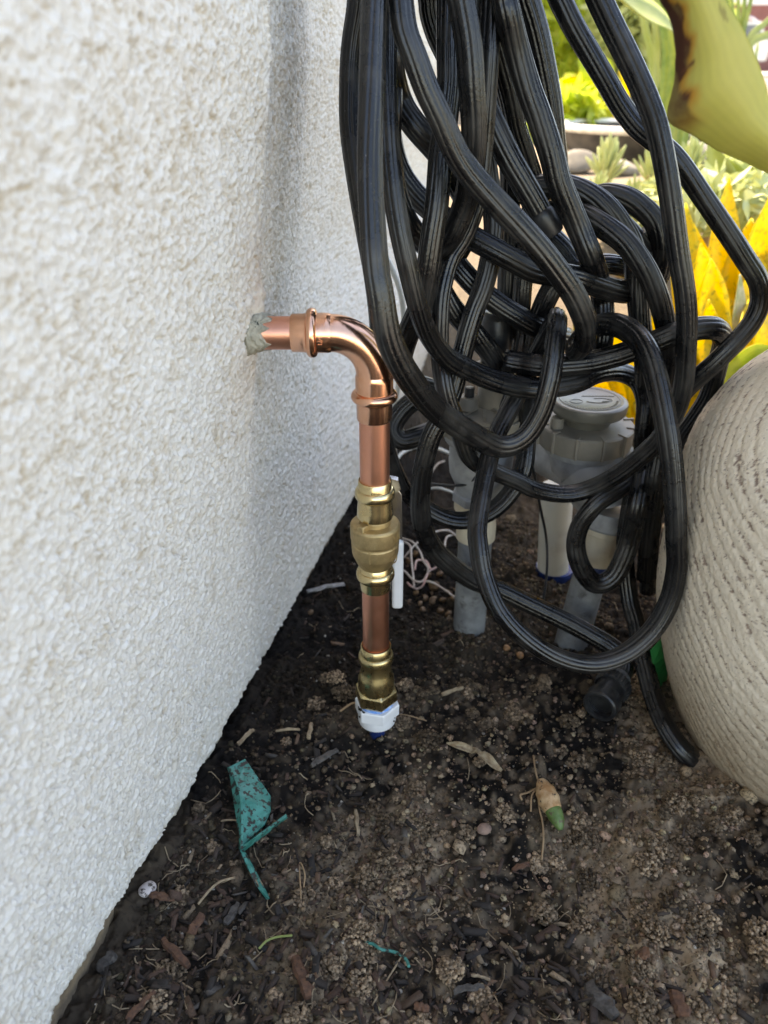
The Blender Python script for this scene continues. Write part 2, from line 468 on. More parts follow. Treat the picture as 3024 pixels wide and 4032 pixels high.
# ------------------------------------------------------------ house
house = empty('house', (-2.0, 0.0, 0.0))
tag(house, 'white rough stucco house wall filling the left side', 'house')
wy = lines((-2.5, 0.1, 0.2), (0.1, 0.2, 0.01), (0.2, 0.62, 0.0008), (0.62, 0.75, 0.0013), (0.75, 1.0, 0.003), (1.0, 1.6, 0.005))
wz = lines((0.021, 0.60, 0.0010), (0.60, 0.63, 0.003), (0.63, 0.8, 0.01), (0.8, 2.7, 0.2))
WY, WZ = np.meshgrid(wy, wz)
n1 = vn(WY * 610, WZ * 610, 0) * 0.6 + vn(WY * 830 + 9, WZ * 830, 4) * 0.4; n2 = fbm(WY * 250 + 7, WZ * 250, 2, 3); n3 = vn(WY * 900, WZ * 900, 5)
sp = sst(0.38, 0.64, n1)
pit = sst(0.66, 0.80, vn(WY * 210 + 31, WZ * 210 + 5, 6))
hb = 0.0010 * sp + 0.0018 * (n2 - 0.37) + 0.0004 * (n3 - 0.5) + 0.0009 * sst(0.5, 0.75, vn(WY * 260 + 3, WZ * 260, 1)) - 0.0011 * pit * (1 - sp)
n1 = n1 * 0.62 + 0.12
lowz = 1 - sst(0.021, 0.035, WZ)
WX = wallX(WY, WZ) + hb - lowz * 0.003 * vn(WY * 60, WZ * 60, 1)
W = np.stack([WX, WY, WZ + 0.012 * (1 - sst(0.26, 0.42, WY)) * (1 - sst(0.02, 0.07, WZ))], -1)
W[0, :, 2] += 0.0035 * (vn(wy * 90, wy * 0, 2) - 0.5) + 0.003 * (vn(wy * 17, wy * 0, 3) - 0.5)
und = W[:1].copy(); und[..., 0] -= 0.03; und[..., 2] += 0.002
W = np.concatenate([und, W], 0)
end = W[:, -1:].copy(); end[..., 0] -= 0.20
W = np.concatenate([W, end], 1)
base = np.array([0.69, 0.672, 0.638]); dirt = np.array([0.50, 0.43, 0.33])
df = (1 - sst(0.20, 0.46, n1)) * (0.25 + 0.75 * sst(0.18, 0.42, WZ)) * sst(0.25, 0.5, fbm(WY * 30, WZ * 30, 3, 4)) * 1.0
stn = (sst(0.60, 0.66, fbm(WY * 75 + 40, WZ * 75 + 3, 3, 5)) * 0.35)
df = np.clip(df + stn + 0.5 * pit * (1 - sp), 0, 1)[..., None]
WC = base * (1 - df) + dirt * df
hs = np.exp(-((WY - 0.5) / 0.03) ** 2 - ((WZ - 0.40) / 0.035) ** 2)[..., None] * 0.5 + np.exp(-((WY - 0.485) / 0.025) ** 2 - ((WZ - 0.335) / 0.02) ** 2)[..., None] * 0.35
WC = WC * (1 - hs) + np.array([0.50, 0.38, 0.29]) * hs
WC = np.concatenate([WC[:1], WC], 0); WC = np.concatenate([WC, WC[:, -1:]], 1)
wallo = grid_mesh('stucco_wall', W, M_stucco, house, colr=WC, attr='dirt')
mb = MB()
fl = [(float(wallX(y, 0.04)) - 0.014 - 0.003 * (k % 2), y) for k, y in enumerate(np.linspace(-2.5, 1.6, 60))]
mb.add([(x, y, z) for z in (-0.15, 0.05) for x, y in fl], [[i, i + 1, 60 + i + 1, 60 + i] for i in range(59)])
mb.build('foundation', M_found, house)
x0, x1 = float(wallX(-2.5, 0.6)) - 0.17, float(wallX(1.6, 0.6)) - 0.17
mb = MB(); mb.plate([(x0, -2.5, 0.0), (x1, 1.598, 0.0), (-4.5, 1.598, 0.0), (-4.5, -2.5, 0.0)], (0, 0, 2.69))
mb.build('house_body', M_plainwall, house, smooth=False)
mb = MB(); mb.plate([(x0 + 0.45, -2.7, 2.7), (x1 + 0.45, 1.8, 2.7), (-4.7, 1.8, 2.7), (-4.7, -2.7, 2.7)], (0, 0, 0.14))
mb.build('roof_slab', M_roof, house, smooth=False)

# mortar packed round the pipe where it leaves the wall
PY = 0.490
PE = pt(1000, 1311, PY)                        # pipe axis near the wall
zc = pt(1100, 1311, PY).z
wx = float(wallX(PY, zc))
mb = MB(); v = []; f = []
ns, nt_ = 26, 44
for i in range(ns):
    for j in range(nt_):
        th = 2 * math.pi * j / nt_
        s = i / (ns - 1)
        edge = 0.006 + 0.013 * float(vn(j * 0.55, 3.0, 2)) - 0.003 * (1 if math.sin(th) < -0.5 else 0)
        r = 0.0110 + 0.0042 * (1 - s) ** 0.8 + 0.0022 * (float(vn(i * 0.45, j * 0.55, 4)) - 0.5)
        if s > 0.97: r = 0.0108
        v.append((wx - 0.006 + s * (0.006 + edge), PY + r * math.cos(th), zc + r * math.sin(th)))
for i in range(ns - 1):
    for j in range(nt_):
        k = (j + 1) % nt_
        f.append([i * nt_ + j, i * nt_ + k, (i + 1) * nt_ + k, (i + 1) * nt_ + j])
mk('mortar_collar', v, f, M_mortar, house, sharp=0)
# ragged plaster patch over the pipe
v = []; f = []
nn = 22
for i in range(nn):
    for j in range(nn):
        a, b = (i / (nn - 1) - 0.5) * 2, (j / (nn - 1) - 0.5) * 2
        rr = math.hypot(a, b)
        yy = PY + 0.010 + a * 0.016; zz = zc + 0.020 + b * 0.018
        e = 0.006 * max(0, 1 - rr ** 2) ** 0.5 + 0.003 * float(vn(i * 0.6, j * 0.6, 3)) - 0.0025
        v.append((float(wallX(yy, zz)) + e - 0.001, yy, zz))
for i in range(nn - 1):
    for j in range(nn - 1):
        f.append([i * nn + j, i * nn + j + 1, (i + 1) * nn + j + 1, (i + 1) * nn + j])
mk('plaster_patch', v, [q[::-1] for q in f], M_patch, house, sharp=0)

# ============================================================ COPPER WATER LINE
pipe = empty('copper_water_line', (-0.004, PY, 0.0))
tag(pipe, 'new copper pipe with brass ball valve running from the stucco wall down into soil', 'pipe')
def ax(y):                       # vertical axis point for photo row y
    p = pt(1476 + (y - 1900) * 0.0135, y, PY)
    return p
xv = ax(1900).x
def latv(name, rows, m, n=48, ax_=None, hexa=False, **k):
    """rows: (photo row, half width in photo px) about the standing pipe"""
    prof = []
    for y, hw in rows:
        p = pt(1476, y, PY)
        prof.append((hw * pxm(y, PY), p.z))
    mb = MB(); mb.lathe(prof, (xv if ax_ is None else ax_, PY, 0), n=n, **k)
    return mb
Zv = lambda y: pt(1476, y, PY).z
r_p = 0.0107
# horizontal stub
mb = MB(); mb.lathe([(r_p, wx - 0.01), (r_p, pt(1230, 1311, PY).x)], (0, PY, zc), (1, 0, 0), n=48)
mb.build('horizontal_pipe', M_cuP, pipe)
# elbow: press cup - bend - press cup
br = 0.0285
xa = xv - br                                  # start of bend
za = zc - br                                  # end of bend
elb = MB()
path = [(xa + br * math.sin(a), PY, za + br * math.cos(a)) for a in np.linspace(0, math.pi / 2, 25)]
rad = [0.0122] * 25
elb.tube(path, rad, n=48, cap=False)
X_ = lambda x: pt(x, 1311, PY).x
def cup(org, axis, L):
    """press socket: bend end -> mouth, raised bead before the mouth"""
    m = MB()
    b0 = L * 0.47
    pr = [(0.0121, -0.001), (0.0128, 0.001), (0.0129, 0.003), (0.0129, b0 - 0.0045)]
    for a in np.linspace(0, math.pi, 11):
        pr.append((0.0129 + 0.0031 * math.sin(a), b0 - 0.0035 * math.cos(a)))
    pr += [(0.0124, b0 + 0.0055), (0.0123, L - 0.001), (0.0118, L), (0.0106, L)]
    m.lathe(pr, org, axis, n=56, cap=False)
    return m
eo = elb.build('press_elbow', M_cuF, pipe, sharp=0)
Lc = xa - X_(1148)
m = cup((xa, PY, zc), (-1, 0, 0), Lc); m.build('press_socket', M_cuF, eo, sharp=50)
Lv = za - Zv(1650)
m = cup((xv, PY, za), (0, 0, -1), Lv); m.build('press_socket', M_cuF, eo, sharp=50)
# small stamped marks on the sockets
def cyl_text(s, size, zc_, ang, rad_, M, parent, name, m, vertical=False, ax_=None, axis='z'):
    mb = MB()
    def place(x, y, h):
        if vertical: x, y = -y, x
        a = ang + x / rad_
        r = rad_ + 0.00008 + h
        if axis == 'z':
            return Vector(((xv if ax_ is None else ax_) + r * math.sin(a), PY - r * math.cos(a), zc_ + y))
        return Vector((zc_ + y, PY - r * math.cos(a), zc + r * math.sin(a)))
    text_mb(mb, s, size, place, 0.00022)
    return mb.build(name, m, parent, smooth=False)
cyl_text('PN', 0.0045, xa - 0.006, R(-8), 0.0129, None, eo, 'stamped_mark', M_cuF, axis='x')
# vertical pipes
mb = MB(); mb.lathe([(r_p, Zv(1640)), (r_p, Zv(1960))], (xv, PY, 0), n=48); mb.build('upper_pipe', M_cuP, pipe)
mb = MB(); mb.lathe([(r_p, Zv(2290)), (r_p, Zv(2600))], (xv, PY, 0), n=48); mb.build('lower_pipe', M_cuP, pipe)
# ball valve
vb = latv('v', [(2031, 58), (2038, 61), (2040, 62), (2055, 62), (2056, 66), (2057, 92), (2061, 97), (2066, 99), (2112, 97.5), (2119, 95.5), (2124, 92.5), (2129, 92.5), (2133, 94.5), (2168, 91.5), (2178, 88.5), (2194, 80), (2208, 73), (2214, 70), (2216, 65), (2222, 63)], M_brassC)
vo = vb.build('valve_body', M_brassC, pipe, sharp=18)
def bead(rows0, yb, hw0, bw, hwb, rows1):
    r = list(rows0)
    for a in np.linspace(0, math.pi, 11):
        r.append((yb - bw * math.cos(a), hw0 + (hwb - hw0) * math.sin(a)))
    return r + list(rows1)
u = latv('e', bead([(1889, 59), (1888, 64), (1890, 66), (1918, 67)], 1940, 67.5, 20, 80.5, [(1967, 67.5), (2000, 70), (2026, 71.5), (2032, 70), (2033, 60)]), M_brass, n=56, cap=False)
uo = u.build('press_end', M_brass, vo, sharp=50)
l = latv('e', bead([(2214, 60), (2216, 63), (2238, 63.5)], 2257, 64, 18, 76, [(2281, 63), (2308, 60), (2313, 59), (2314, 53)]), M_brass, n=56, cap=False)
lo_ = l.build('press_end', M_brass, vo, sharp=50)
cyl_text('EDL', 0.0042, Zv(1918), R(4), 67 * pxm(1918, PY), None, uo, 'stamped_mark', M_brass)
cyl_text('EDL', 0.0042, Zv(2244), R(4), 64 * pxm(2244, PY), None, lo_, 'stamped_mark', M_brass)
cyl_text('3/6', 0.0085, Zv(2096), R(62), 98 * pxm(2096, PY), None, vo, 'cast_number', M_brassC)
cyl_text('GM', 0.0105, Zv(2156), R(58), 92 * pxm(2156, PY), None, vo, 'cast_letters', M_brassC, vertical=True)
# small cast lug and seam on the body
mb = MB()
a = R(-38); rr = 74 * pxm(2070, PY)
M_ = Matrix.Translation((xv + rr * math.sin(a), PY - rr * math.cos(a), Zv(2062))) @ Matrix.Rotation(a, 4, 'Z')
mb.box((-0.0032, -0.004, -0.004), (0.0032, 0.004, 0.0055), M_)
bevel(mb.build('cast_lug', M_brassC, vo), 0.0009)
mb = MB(); a = R(-13); rr = 95 * pxm(2130, PY)
M_ = Matrix.Translation((xv + (rr - 0.0004) * math.sin(a), PY - (rr - 0.0004) * math.cos(a), Zv(2140))) @ Matrix.Rotation(a, 4, 'Z')
mb.box((-0.0004, -0.0004, -0.008), (0.0004, 0.0006, 0.004), M_)
mb.build('casting_seam', M_brassC, vo)
# stem, nut and lever behind the valve
mb = MB(); mb.lathe([(0.009, 0.0), (0.009, 0.020), (0.0055, 0.021), (0.0055, 0.034)], (xv, PY + 0.010, Zv(2085)), (0, 1, 0), n=24)
mb.build('valve_stem', M_brassC, vo)
hy = PY + 0.036
hx0 = pt(1544, 2250, hy).x; hx1 = pt(1588, 2250, hy).x
zt, zb = pt(1560, 2128, hy).z, pt(1560, 2392, hy).z
mb = MB()
mb.plate([(xv - 0.017, hy, Zv(1995) - 0.004), (xv + 0.017, hy, Zv(1995) - 0.004), (hx1 - 0.002, hy, Zv(2040)), (hx1 - 0.001, hy, zt - 0.004), (hx0 + 0.002, hy, zt - 0.004), (xv - 0.006, hy, Zv(2060))], (0, 0.0022, 0))
lv = bevel(mb.build('lever_plate', M_steel, vo), 0.0005)
mb = MB(); mb.lathe([(0.0078, 0), (0.0078, 0.006)], (xv + 0.012, hy - 0.007, Zv(2000) + 0.002), (0, 1, 0), n=6)
mb.build('lever_nut', M_steel, lv, smooth=False)
mb = MB(); mb.box((hx0, hy - 0.0032, zb), (hx1, hy + 0.0040, zt))
bevel(mb.build('lever_sleeve', M_lever, vo, smooth=False), 0.0028, 4)
# brass adapter
a_ = latv('ad', bead([(2541, 54), (2538, 57), (2540, 60), (2562, 60)], 2586, 60.5, 17, 69.5, [(2612, 59), (2630, 59), (2640, 62), (2652, 67), (2664, 70.5), (2698, 72), (2704, 71), (2705, 60)]), M_brassD, n=56, cap=False)
ao = a_.build('brass_adapter', M_brassD, pipe, sharp=50)
hx = latv('hx', [(2700, 70), (2708, 85), (2742, 85.5), (2752, 78), (2753, 55)], M_brassD, n=6, rot=R(45), sx=(1, 0, 0))
bevel(hx.build('hex_nut', M_brassD, ao, smooth=False), 0.0007)
# white PVC adapter, blue dope, blue stub
tp = latv('tp', [(2750, 66), (2758, 68), (2766, 68)], M_tape); tp.build('blue_thread_seal', M_tape, pipe)
xw = xv + 0.0006
wh = latv('wh', [(2763, 60), (2760, 86), (2763, 90), (2797, 89), (2800, 86)], M_white, n=6, rot=R(47), ax_=xw, sx=(1, 0, 0))
wo = bevel(wh.build('pvc_collar', M_white, pipe, smooth=False), 0.001, 3)
ws = latv('ws', [(2785, 74), (2800, 75.5), (2824, 74.5), (2830, 72), (2831, 30)], M_white, n=48, ax_=xw)
ws.build('pvc_socket', M_white, wo)
bs = latv('bs', [(2826, 30), (2950, 30)], M_blue, n=32, ax_=xw); bs.build('blue_pipe_stub', M_blue, pipe)
# crumbs of soil stuck on the white collar
v = []; F = []
ico_v = None
def ico():
    import bmesh
    bm = bmesh.new(); bmesh.ops.create_icosphere(bm, subdivisions=1, radius=1)
    V = np.array([p.co[:] for p in bm.verts]); Fc = np.array([[q.index for q in f.verts] for f in bm.faces]); bm.free()
    return V, Fc
IV, IF = ico()
def blobs(name, C, Rr, m, parent=None, colr=None, jit=0.30, squash=0.8):
    n = len(C); k = len(IV)
    V = IV[None] * (1 + jit * (rng.random((n, k, 1)) - 0.5) * 2)
    an = rng.random(n) * 6.283
    ca, sa = np.cos(an)[:, None], np.sin(an)[:, None]
    xx = V[..., 0] * (1 + 0.35 * rng.random((n, 1))); yy = V[..., 1]
    V = np.stack([xx * ca - yy * sa, xx * sa + yy * ca, V[..., 2] * squash], -1) * np.asarray(Rr)[:, None, None] + np.asarray(C)[:, None, :]
    F = (IF[None] + (np.arange(n) * k)[:, None, None]).reshape(-1, 3)
    cc = None if colr is None else np.repeat(colr, k, 0)
    return tri_mesh(name, V.reshape(-1, 3), F, m, parent, cc, smooth=True, sharp=0)
cs = []; rs = []
for k in range(16):
    a = R(random.choice([-60, -52, -44, 56]) + random.uniform(-9, 9)); rr = 80 * pxm(2790, PY)
    zz = Zv(random.choice([2757, 2759, 2760]))
    if random.random() < 0.3: zz = Zv(random.uniform(2770, 2800)); rr = 90 * pxm(2790, PY)
    cs.append((xw + rr * math.sin(a), PY - rr * math.cos(a), zz)); rs.append(random.uniform(0.0005, 0.0012))
blobs('stuck_soil', np.array(cs), rs, M_clod, wo, np.tile([0.015, 0.012, 0.01], (len(cs), 1)))

# ============================================================ GARDEN HOSE
HR = 0.0083
S = {}
S['A'] = [(1469, 0, .535), (1462, 338, .51), (1458, 675, .49), (1476, 1000, .472), (1500, 1163, .466), (1533, 1336, .465), (1604, 1477, .475), (1712, 1608, .495), (1842, 1700, .518), (1962, 1760, .532), (2060, 1727, .538), (2130, 1624, .543), (2168, 1488, .548), (2186, 1353, .56), (2196, 1262, .578),
          (2190, 1262, .602), (2165, 1300, .612), (2125, 1375, .61), (2081, 1461, .60), (2005, 1613, .585), (1951, 1721, .568), (1924, 1814, .55), (1897, 1949, .53), (1880, 2074, .51), (1883, 2147, .50), (1905, 2263, .49), (1963, 2400, .475), (2064, 2509, .465), (2194, 2588, .46), (2332, 2614, .46), (2462, 2574, .465), (2570, 2480, .472), (2636, 2364, .478), (2665, 2234, .482), (2663, 2139, .485), (2661, 2031, .488), (2650, 1868, .495), (2629, 1705, .503), (2596, 1543, .517), (2563, 1423, .532), (2515, 1336, .552), (2450, 1288, .572), (2379, 1277, .588), (2320, 1300, .596), (2278, 1350, .59), (2272, 1382, .578), (2296, 1362, .563), (2309, 1293, .556),
          (2287, 1220, .553), (2253, 1150, .55), (2202, 1078, .548), (2133, 990, .546), (2048, 895, .544), (1943, 785, .542), (1845, 675, .540), (1790, 590, .538), (1735, 464, .536), (1680, 350, .535), (1637, 236, .535), (1595, 120, .537), (1578, 0, .542)]
S['C'] = [(1412, 0, .60), (1405, 60, .60), (1386, 190, .60), (1378, 338, .595), (1380, 506, .585), (1405, 696, .57), (1440, 900, .555), (1475, 1100, .545), (1495, 1300, .54), (1490, 1480, .545), (1492, 1640, .56), (1520, 1760, .572), (1560, 1868, .578), (1604, 1944, .58), (1680, 2004, .582), (1761, 2042, .583), (1842, 2047, .584), (1940, 2009, .585), (2011, 1939, .588), (2059, 1852, .592), (2072, 1770, .60), (2078, 1660, .615), (2085, 1560, .635)]
S['D'] = [(1520, 0, .575), (1518, 300, .56), (1528, 540, .545), (1546, 727, .535), (1572, 895, .528), (1610, 1064, .525), (1650, 1220, .53), (1690, 1320, .54), (1755, 1405, .555), (1837, 1452, .565), (1922, 1490, .572), (2006, 1515, .578), (2100, 1528, .582), (2200, 1520, .585), (2280, 1500, .592), (2345, 1470, .61), (2430, 1462, .63), (2511, 1500, .625), (2545, 1580, .61), (2540, 1700, .60), (2532, 1830, .592), (2522, 1920, .585), (2497, 2053, .575), (2464, 2176, .568), (2414, 2272, .563), (2346, 2299, .56), (2290, 2236, .562), (2267, 2147, .565), (2288, 2060, .568), (2353, 1981, .572), (2440, 1925, .58), (2500, 1880, .592), (2480, 2000, .60), (2462, 2130, .60), (2466, 2263, .592), (2484, 2379, .58), (2505, 2451, .567), (2532, 2590, .535), (2555, 2680, .515), (2582, 2772, .495), (2622, 2861, .474), (2668, 2932, .460), (2706, 2972, .453), (2735, 2995, .458), (2755, 3010, .470)]
S['L'] = [(1764, 0, .60), (1766, 211, .59), (1768, 338, .585), (1755, 480, .58), (1736, 591, .575), (1730, 675, .57), (1719, 811, .563), (1702, 937, .56), (1686, 1064, .558), (1664, 1180, .562), (1627, 1269, .565), (1598, 1340, .57), (1580, 1430, .59), (1620, 1500, .612), (1690, 1528, .625), (1655, 1562, .63), (1601, 1600, .628), (1558, 1655, .622), (1550, 1700, .618), (1584, 1733, .615), (1639, 1720, .617), (1720, 1690, .63), (1800, 1660, .65)]
S['K'] = [(1815, 0, .565), (1844, 169, .562), (1857, 338, .56), (1866, 506, .562), (1858, 640, .567), (1838, 769, .572), (1812, 853, .575), (1775, 929, .578), (1735, 975, .582), (1685, 965, .588), (1632, 920, .585), (1590, 855, .585), (1550, 740, .585), (1530, 560, .59), (1535, 350, .60), (1545, 0, .62)]
S['N'] = [(1690, 0, .64), (1697, 60, .64), (1726, 148, .64), (1780, 260, .635), (1850, 420, .63), (1905, 600, .625), (1930, 760, .62), (1945, 900, .612), (1925, 1043, .605), (1898, 1148, .60), (1871, 1215, .597), (1842, 1311, .592), (1821, 1395, .59), (1804, 1459, .587), (1785, 1530, .583), (1745, 1630, .575), (1700, 1715, .57), (1672, 1817, .568), (1659, 1900, .568), (1655, 2007, .57), (1674, 2098, .573), (1717, 2170, .577), (1775, 2224, .58), (1825, 2262, .583), (1880, 2293, .585), (1970, 2325, .585), (2079, 2376, .58), (2223, 2444, .572), (2332, 2502, .563), (2404, 2545, .556), (2450, 2590, .548), (2455, 2640, .540), (2428, 2680, .532)]
S['E'] = [(1930, 0, .60), (1915, 300, .60), (1900, 560, .597), (1880, 760, .592), (1850, 870, .59), (1816, 945, .588), (1775, 1010, .584), (1752, 1080, .58), (1736, 1160, .576), (1730, 1250, .572), (1730, 1353, .567), (1743, 1480, .562), (1760, 1564, .56), (1796, 1660, .56), (1846, 1796, .563), (1930, 1850, .568), (2032, 1893, .575), (2114, 1930, .58), (2232, 1945, .58), (2341, 1917, .577), (2449, 1857, .57), (2536, 1787, .562), (2601, 1722, .557), (2650, 1640, .55), (2678, 1570, .546), (2694, 1488, .543), (2701, 1380, .54), (2704, 1271, .54), (2696, 1150, .54), (2668, 976, .542), (2646, 814, .545), (2619, 651, .55), (2586, 500, .555), (2551, 400, .56), (2507, 300, .565), (2461, 205, .57), (2410, 105, .575), (2360, 0, .58)]
S['M'] = [(1500, 0, .63), (1515, 300, .625), (1535, 540, .62), (1570, 670, .618), (1626, 756, .615), (1690, 818, .612), (1765, 872, .606), (1858, 935, .60), (1943, 982, .595), (2027, 1028, .592), (2103, 1066, .592), (2180, 1080, .595), (2261, 1092, .598), (2337, 1119, .60), (2422, 1144, .605), (2490, 1150, .615), (2560, 1120, .635)]
S['N2'] = [(1535, 0, .605), (1536, 211, .60), (1550, 316, .60), (1587, 422, .602), (1637, 498, .604), (1692, 561, .606), (1750, 630, .61), (1800, 720, .615), (1840, 820, .625), (1820, 960, .63), (1790, 1020, .625), (1838, 1089, .62), (1900, 1150, .618), (1980, 1210, .618), (2091, 1277, .615), (2160, 1312, .62), (2230, 1330, .64)]
S['JJ'] = [(1700, 1080, .61), (1774, 1205, .61), (1830, 1270, .61), (1871, 1318, .61), (1922, 1378, .612), (1977, 1454, .615), (2010, 1500, .625)]
S['R'] = [(1860, 0, .61), (1870, 200, .61), (1905, 400, .61), (1950, 510, .608), (2005, 624, .606), (2060, 720, .604), (2100, 790, .603), (2127, 840, .603)]
S['T'] = [(1880, 0, .655), (1888, 120, .655), (1915, 280, .655), (1960, 430, .655), (1995, 540, .655), (2010, 700, .655), (2000, 900, .655), (1998, 1106, .65), (1990, 1230, .645), (1985, 1320, .645)]
S['U'] = [(1905, 0, .63), (1925, 90, .63), (1957, 211, .632), (2005, 380, .635), (2032, 506, .638), (2070, 620, .64), (2098, 720, .645), (2090, 860, .65), (2070, 1000, .65), (2058, 1120, .645), (2050, 1230, .64), (2030, 1380, .64)]
S['V'] = [(1985, 0, .60), (2027, 169, .598), (2077, 338, .596), (2124, 464, .594), (2170, 600, .592), (2202, 720, .59), (2249, 832, .59), (2295, 937, .592), (2333, 1030, .596), (2362, 1130, .605), (2376, 1233, .612), (2372, 1340, .61), (2350, 1420, .612), (2300, 1475, .622), (2220, 1490, .64)]
S['V2'] = [(2075, 0, .64), (2110, 120, .64), (2140, 260, .64), (2165, 400, .64), (2180, 540, .64), (2190, 680, .645), (2150, 760, .65)]
S['W'] = [(1985, 1418, .60), (2060, 1430, .598), (2140, 1440, .592), (2231, 1436, .588), (2338, 1423, .585), (2434, 1399, .582), (2482, 1382, .58), (2579, 1346, .575), (2651, 1317, .573), (2720, 1298, .572), (2780, 1291, .573), (2826, 1299, .58), (2848, 1340, .59), (2834, 1400, .597), (2815, 1480, .60), (2785, 1570, .60), (2735, 1650, .597), (2688, 1720, .595), (2640, 1830, .595), (2600, 1950, .597), (2572, 2060, .60), (2558, 2200, .605), (2552, 2330, .60)]
S['I'] = [(2206, 0, .605), (2259, 105, .602), (2322, 211, .60), (2385, 316, .597), (2448, 422, .595), (2520, 510, .59), (2620, 585, .585), (2681, 649, .58), (2753, 753, .578), (2816, 844, .575), (2884, 943, .572), (2934, 1020, .57), (2979, 1090, .57), (2994, 1146, .57), (2988, 1210, .57), (2961, 1269, .568), (2916, 1327, .565), (2862, 1382, .563), (2807, 1436, .562), (2748, 1487, .565), (2690, 1545, .57), (2640, 1620, .577), (2605, 1740, .58), (2580, 1880, .582), (2566, 2010, .585), (2555, 2140, .588), (2545, 2280, .585)]
S['AA'] = [(2080, 745, .635), (2127, 735, .632), (2190, 730, .628), (2262, 743, .622), (2338, 779, .617), (2401, 832, .612), (2447, 893, .61), (2482, 950, .61), (2500, 1020, .612), (2506, 1120, .612), (2516, 1233, .61), (2528, 1320, .605), (2535, 1420, .605), (2540, 1520, .62)]
S['BB'] = [(2100, 860, .64), (2169, 838, .635), (2230, 830, .625), (2295, 849, .612), (2380, 895, .602), (2456, 950, .594), (2515, 1022, .588), (2561, 1098, .585), (2599, 1191, .584), (2620, 1275, .586), (2632, 1360, .592), (2634, 1460, .60), (2620, 1560, .61)]
S['DD'] = [(2330, 790, .65), (2380, 768, .645), (2464, 781, .64), (2527, 819, .635), (2578, 870, .63), (2603, 937, .628), (2612, 1001, .628), (2602, 1070, .63), (2570, 1120, .635), (2530, 1180, .64)]
S['FF'] = [(2120, 880, .66), (2177, 937, .655), (2219, 980, .652), (2262, 1040, .65), (2310, 1050, .645), (2371, 1039, .64), (2422, 1043, .638), (2470, 1058, .638), (2530, 1090, .645)]
S['MM'] = [(2215, 1100, .635), (2185, 1120, .632), (2158, 1165, .63), (2130, 1230, .63), (2110, 1300, .632), (2090, 1380, .64)]

names = list(S)
samp = {}; allD = []; allt = []; sid = []; arc = []
for k, nm in enumerate(names):
    q = np.array(S[nm], float)
    L = np.linalg.norm(np.diff(q[:, :2], axis=0), axis=1).sum()
    q2 = q.copy(); q2[:, 2] *= 3000
    r_ = crom(q2, max(12, int(L / 30)))
    r_[:, 2] /= 3000
    D = np.array([ray(a, b)[:] for a, b in r_[:, :2]])
    D = D / D[:, 1:2]
    samp[nm] = (len(allt), len(allt) + len(r_))
    P_ = D * r_[:, 2:3]
    ar = np.concatenate([[0], np.cumsum(np.linalg.norm(np.diff(P_, axis=0), axis=1))])
    allD += list(D); allt += list(r_[:, 2]); sid += [k] * len(r_); arc += list(ar)
allD = np.array(allD); T0 = np.array(allt); sid = np.array(sid); arc = np.array(arc)
Tt = T0.copy()
same = (sid[:, None] == sid[None]) & (np.abs(arc[:, None] - arc[None]) < 0.045)
order = np.sign(T0[:, None] - T0[None]); order[order == 0] = 1
NEED = 2 * HR * 0.98
lock = np.ones(len(T0)); a0, a1 = samp['A']; lock[a0:a1] = 0.25
for it in range(60):
    Pp = allD * Tt[:, None]
    d2 = Pp[:, None, :] - Pp[None, :, :]
    dist = np.sqrt((d2 ** 2).sum(-1))
    ov = np.clip(NEED - dist, 0, None); ov[same] = 0
    mv = (ov * order)
    cnt = (ov > 0).sum(1)
    step = np.where(cnt > 0, mv.sum(1) / np.maximum(cnt, 1), 0) * 0.7 * lock
    if ov.max() < 0.0006: break
    sm = step.copy()
    for nm in names:
        a, b = samp[nm]
        s_ = step[a:b]
        pos = np.convolve(np.pad(s_, 3, mode='edge'), np.array([1, 2, 3, 4, 3, 2, 1]) / 16, 'valid')
        sm[a:b] = np.where(np.abs(s_) > np.abs(pos), 0.5 * s_ + 0.5 * pos, pos)
    Tt = Tt + sm
for nm in names:                       # smooth the depth along every run
    a, b = samp[nm]
    for _ in range(2):
        Tt[a:b] = np.convolve(np.pad(Tt[a:b], 2, mode='reflect', reflect_type='odd'), np.array([1, 2, 3, 2, 1]) / 9, 'valid')

hose = empty('garden_hose', (0.11, 0.62, 0.0))
tag(hose, 'long black ribbed garden hose hanging in a tangle of loops beside the wall', 'hose')
hang = 0
tops = sorted([(S[nm][e][0], nm, e) for nm in names for e in (0, -1) if S[nm][e][1] <= 0])
hx_of = {(nm, e): 0.005 + 0.0176 * i for i, (x, nm, e) in enumerate(tops)}
HZ, HY = 0.88, 0.66
def finish(nm):
    a, b = samp[nm]
    P_ = allD[a:b] * Tt[a:b, None]
    P_[:, 2] += CH
    P_ = [tuple(p) for p in P_]
    for e in (0, -1):
        if (nm, e) in hx_of:
            p = np.array(P_[e]); x = hx_of[(nm, e)]
            q2 = np.array(P_[4 if e == 0 else -5]); tg = p - q2; tg /= np.linalg.norm(tg)
            up_ = np.array([x, HY - 0.030, HZ]); L_ = np.linalg.norm(up_ - p)
            bz = [p, p + tg * L_ * 0.42, up_ - np.array([0, -0.02, 0.42 * L_]), up_]
            ext = [(1 - q) ** 3 * bz[0] + 3 * (1 - q) ** 2 * q * bz[1] + 3 * (1 - q) * q * q * bz[2] + q ** 3 * bz[3] for q in np.linspace(0.05, 1, 18)]
            ext += [np.array([x, HY - 0.030 + 0.033 * (1 - math.cos(q)), HZ + 0.033 * math.sin(q)]) for q in np.linspace(0.3, math.pi, 9)]
            ext += [np.array([x, HY + 0.036, HZ - q]) for q in (0.01, 0.03, 0.05)]
            ext = [tuple(q) for q in ext]
            P_ = ext[::-1] + P_ if e == 0 else P_ + ext
    return np.array(P_)
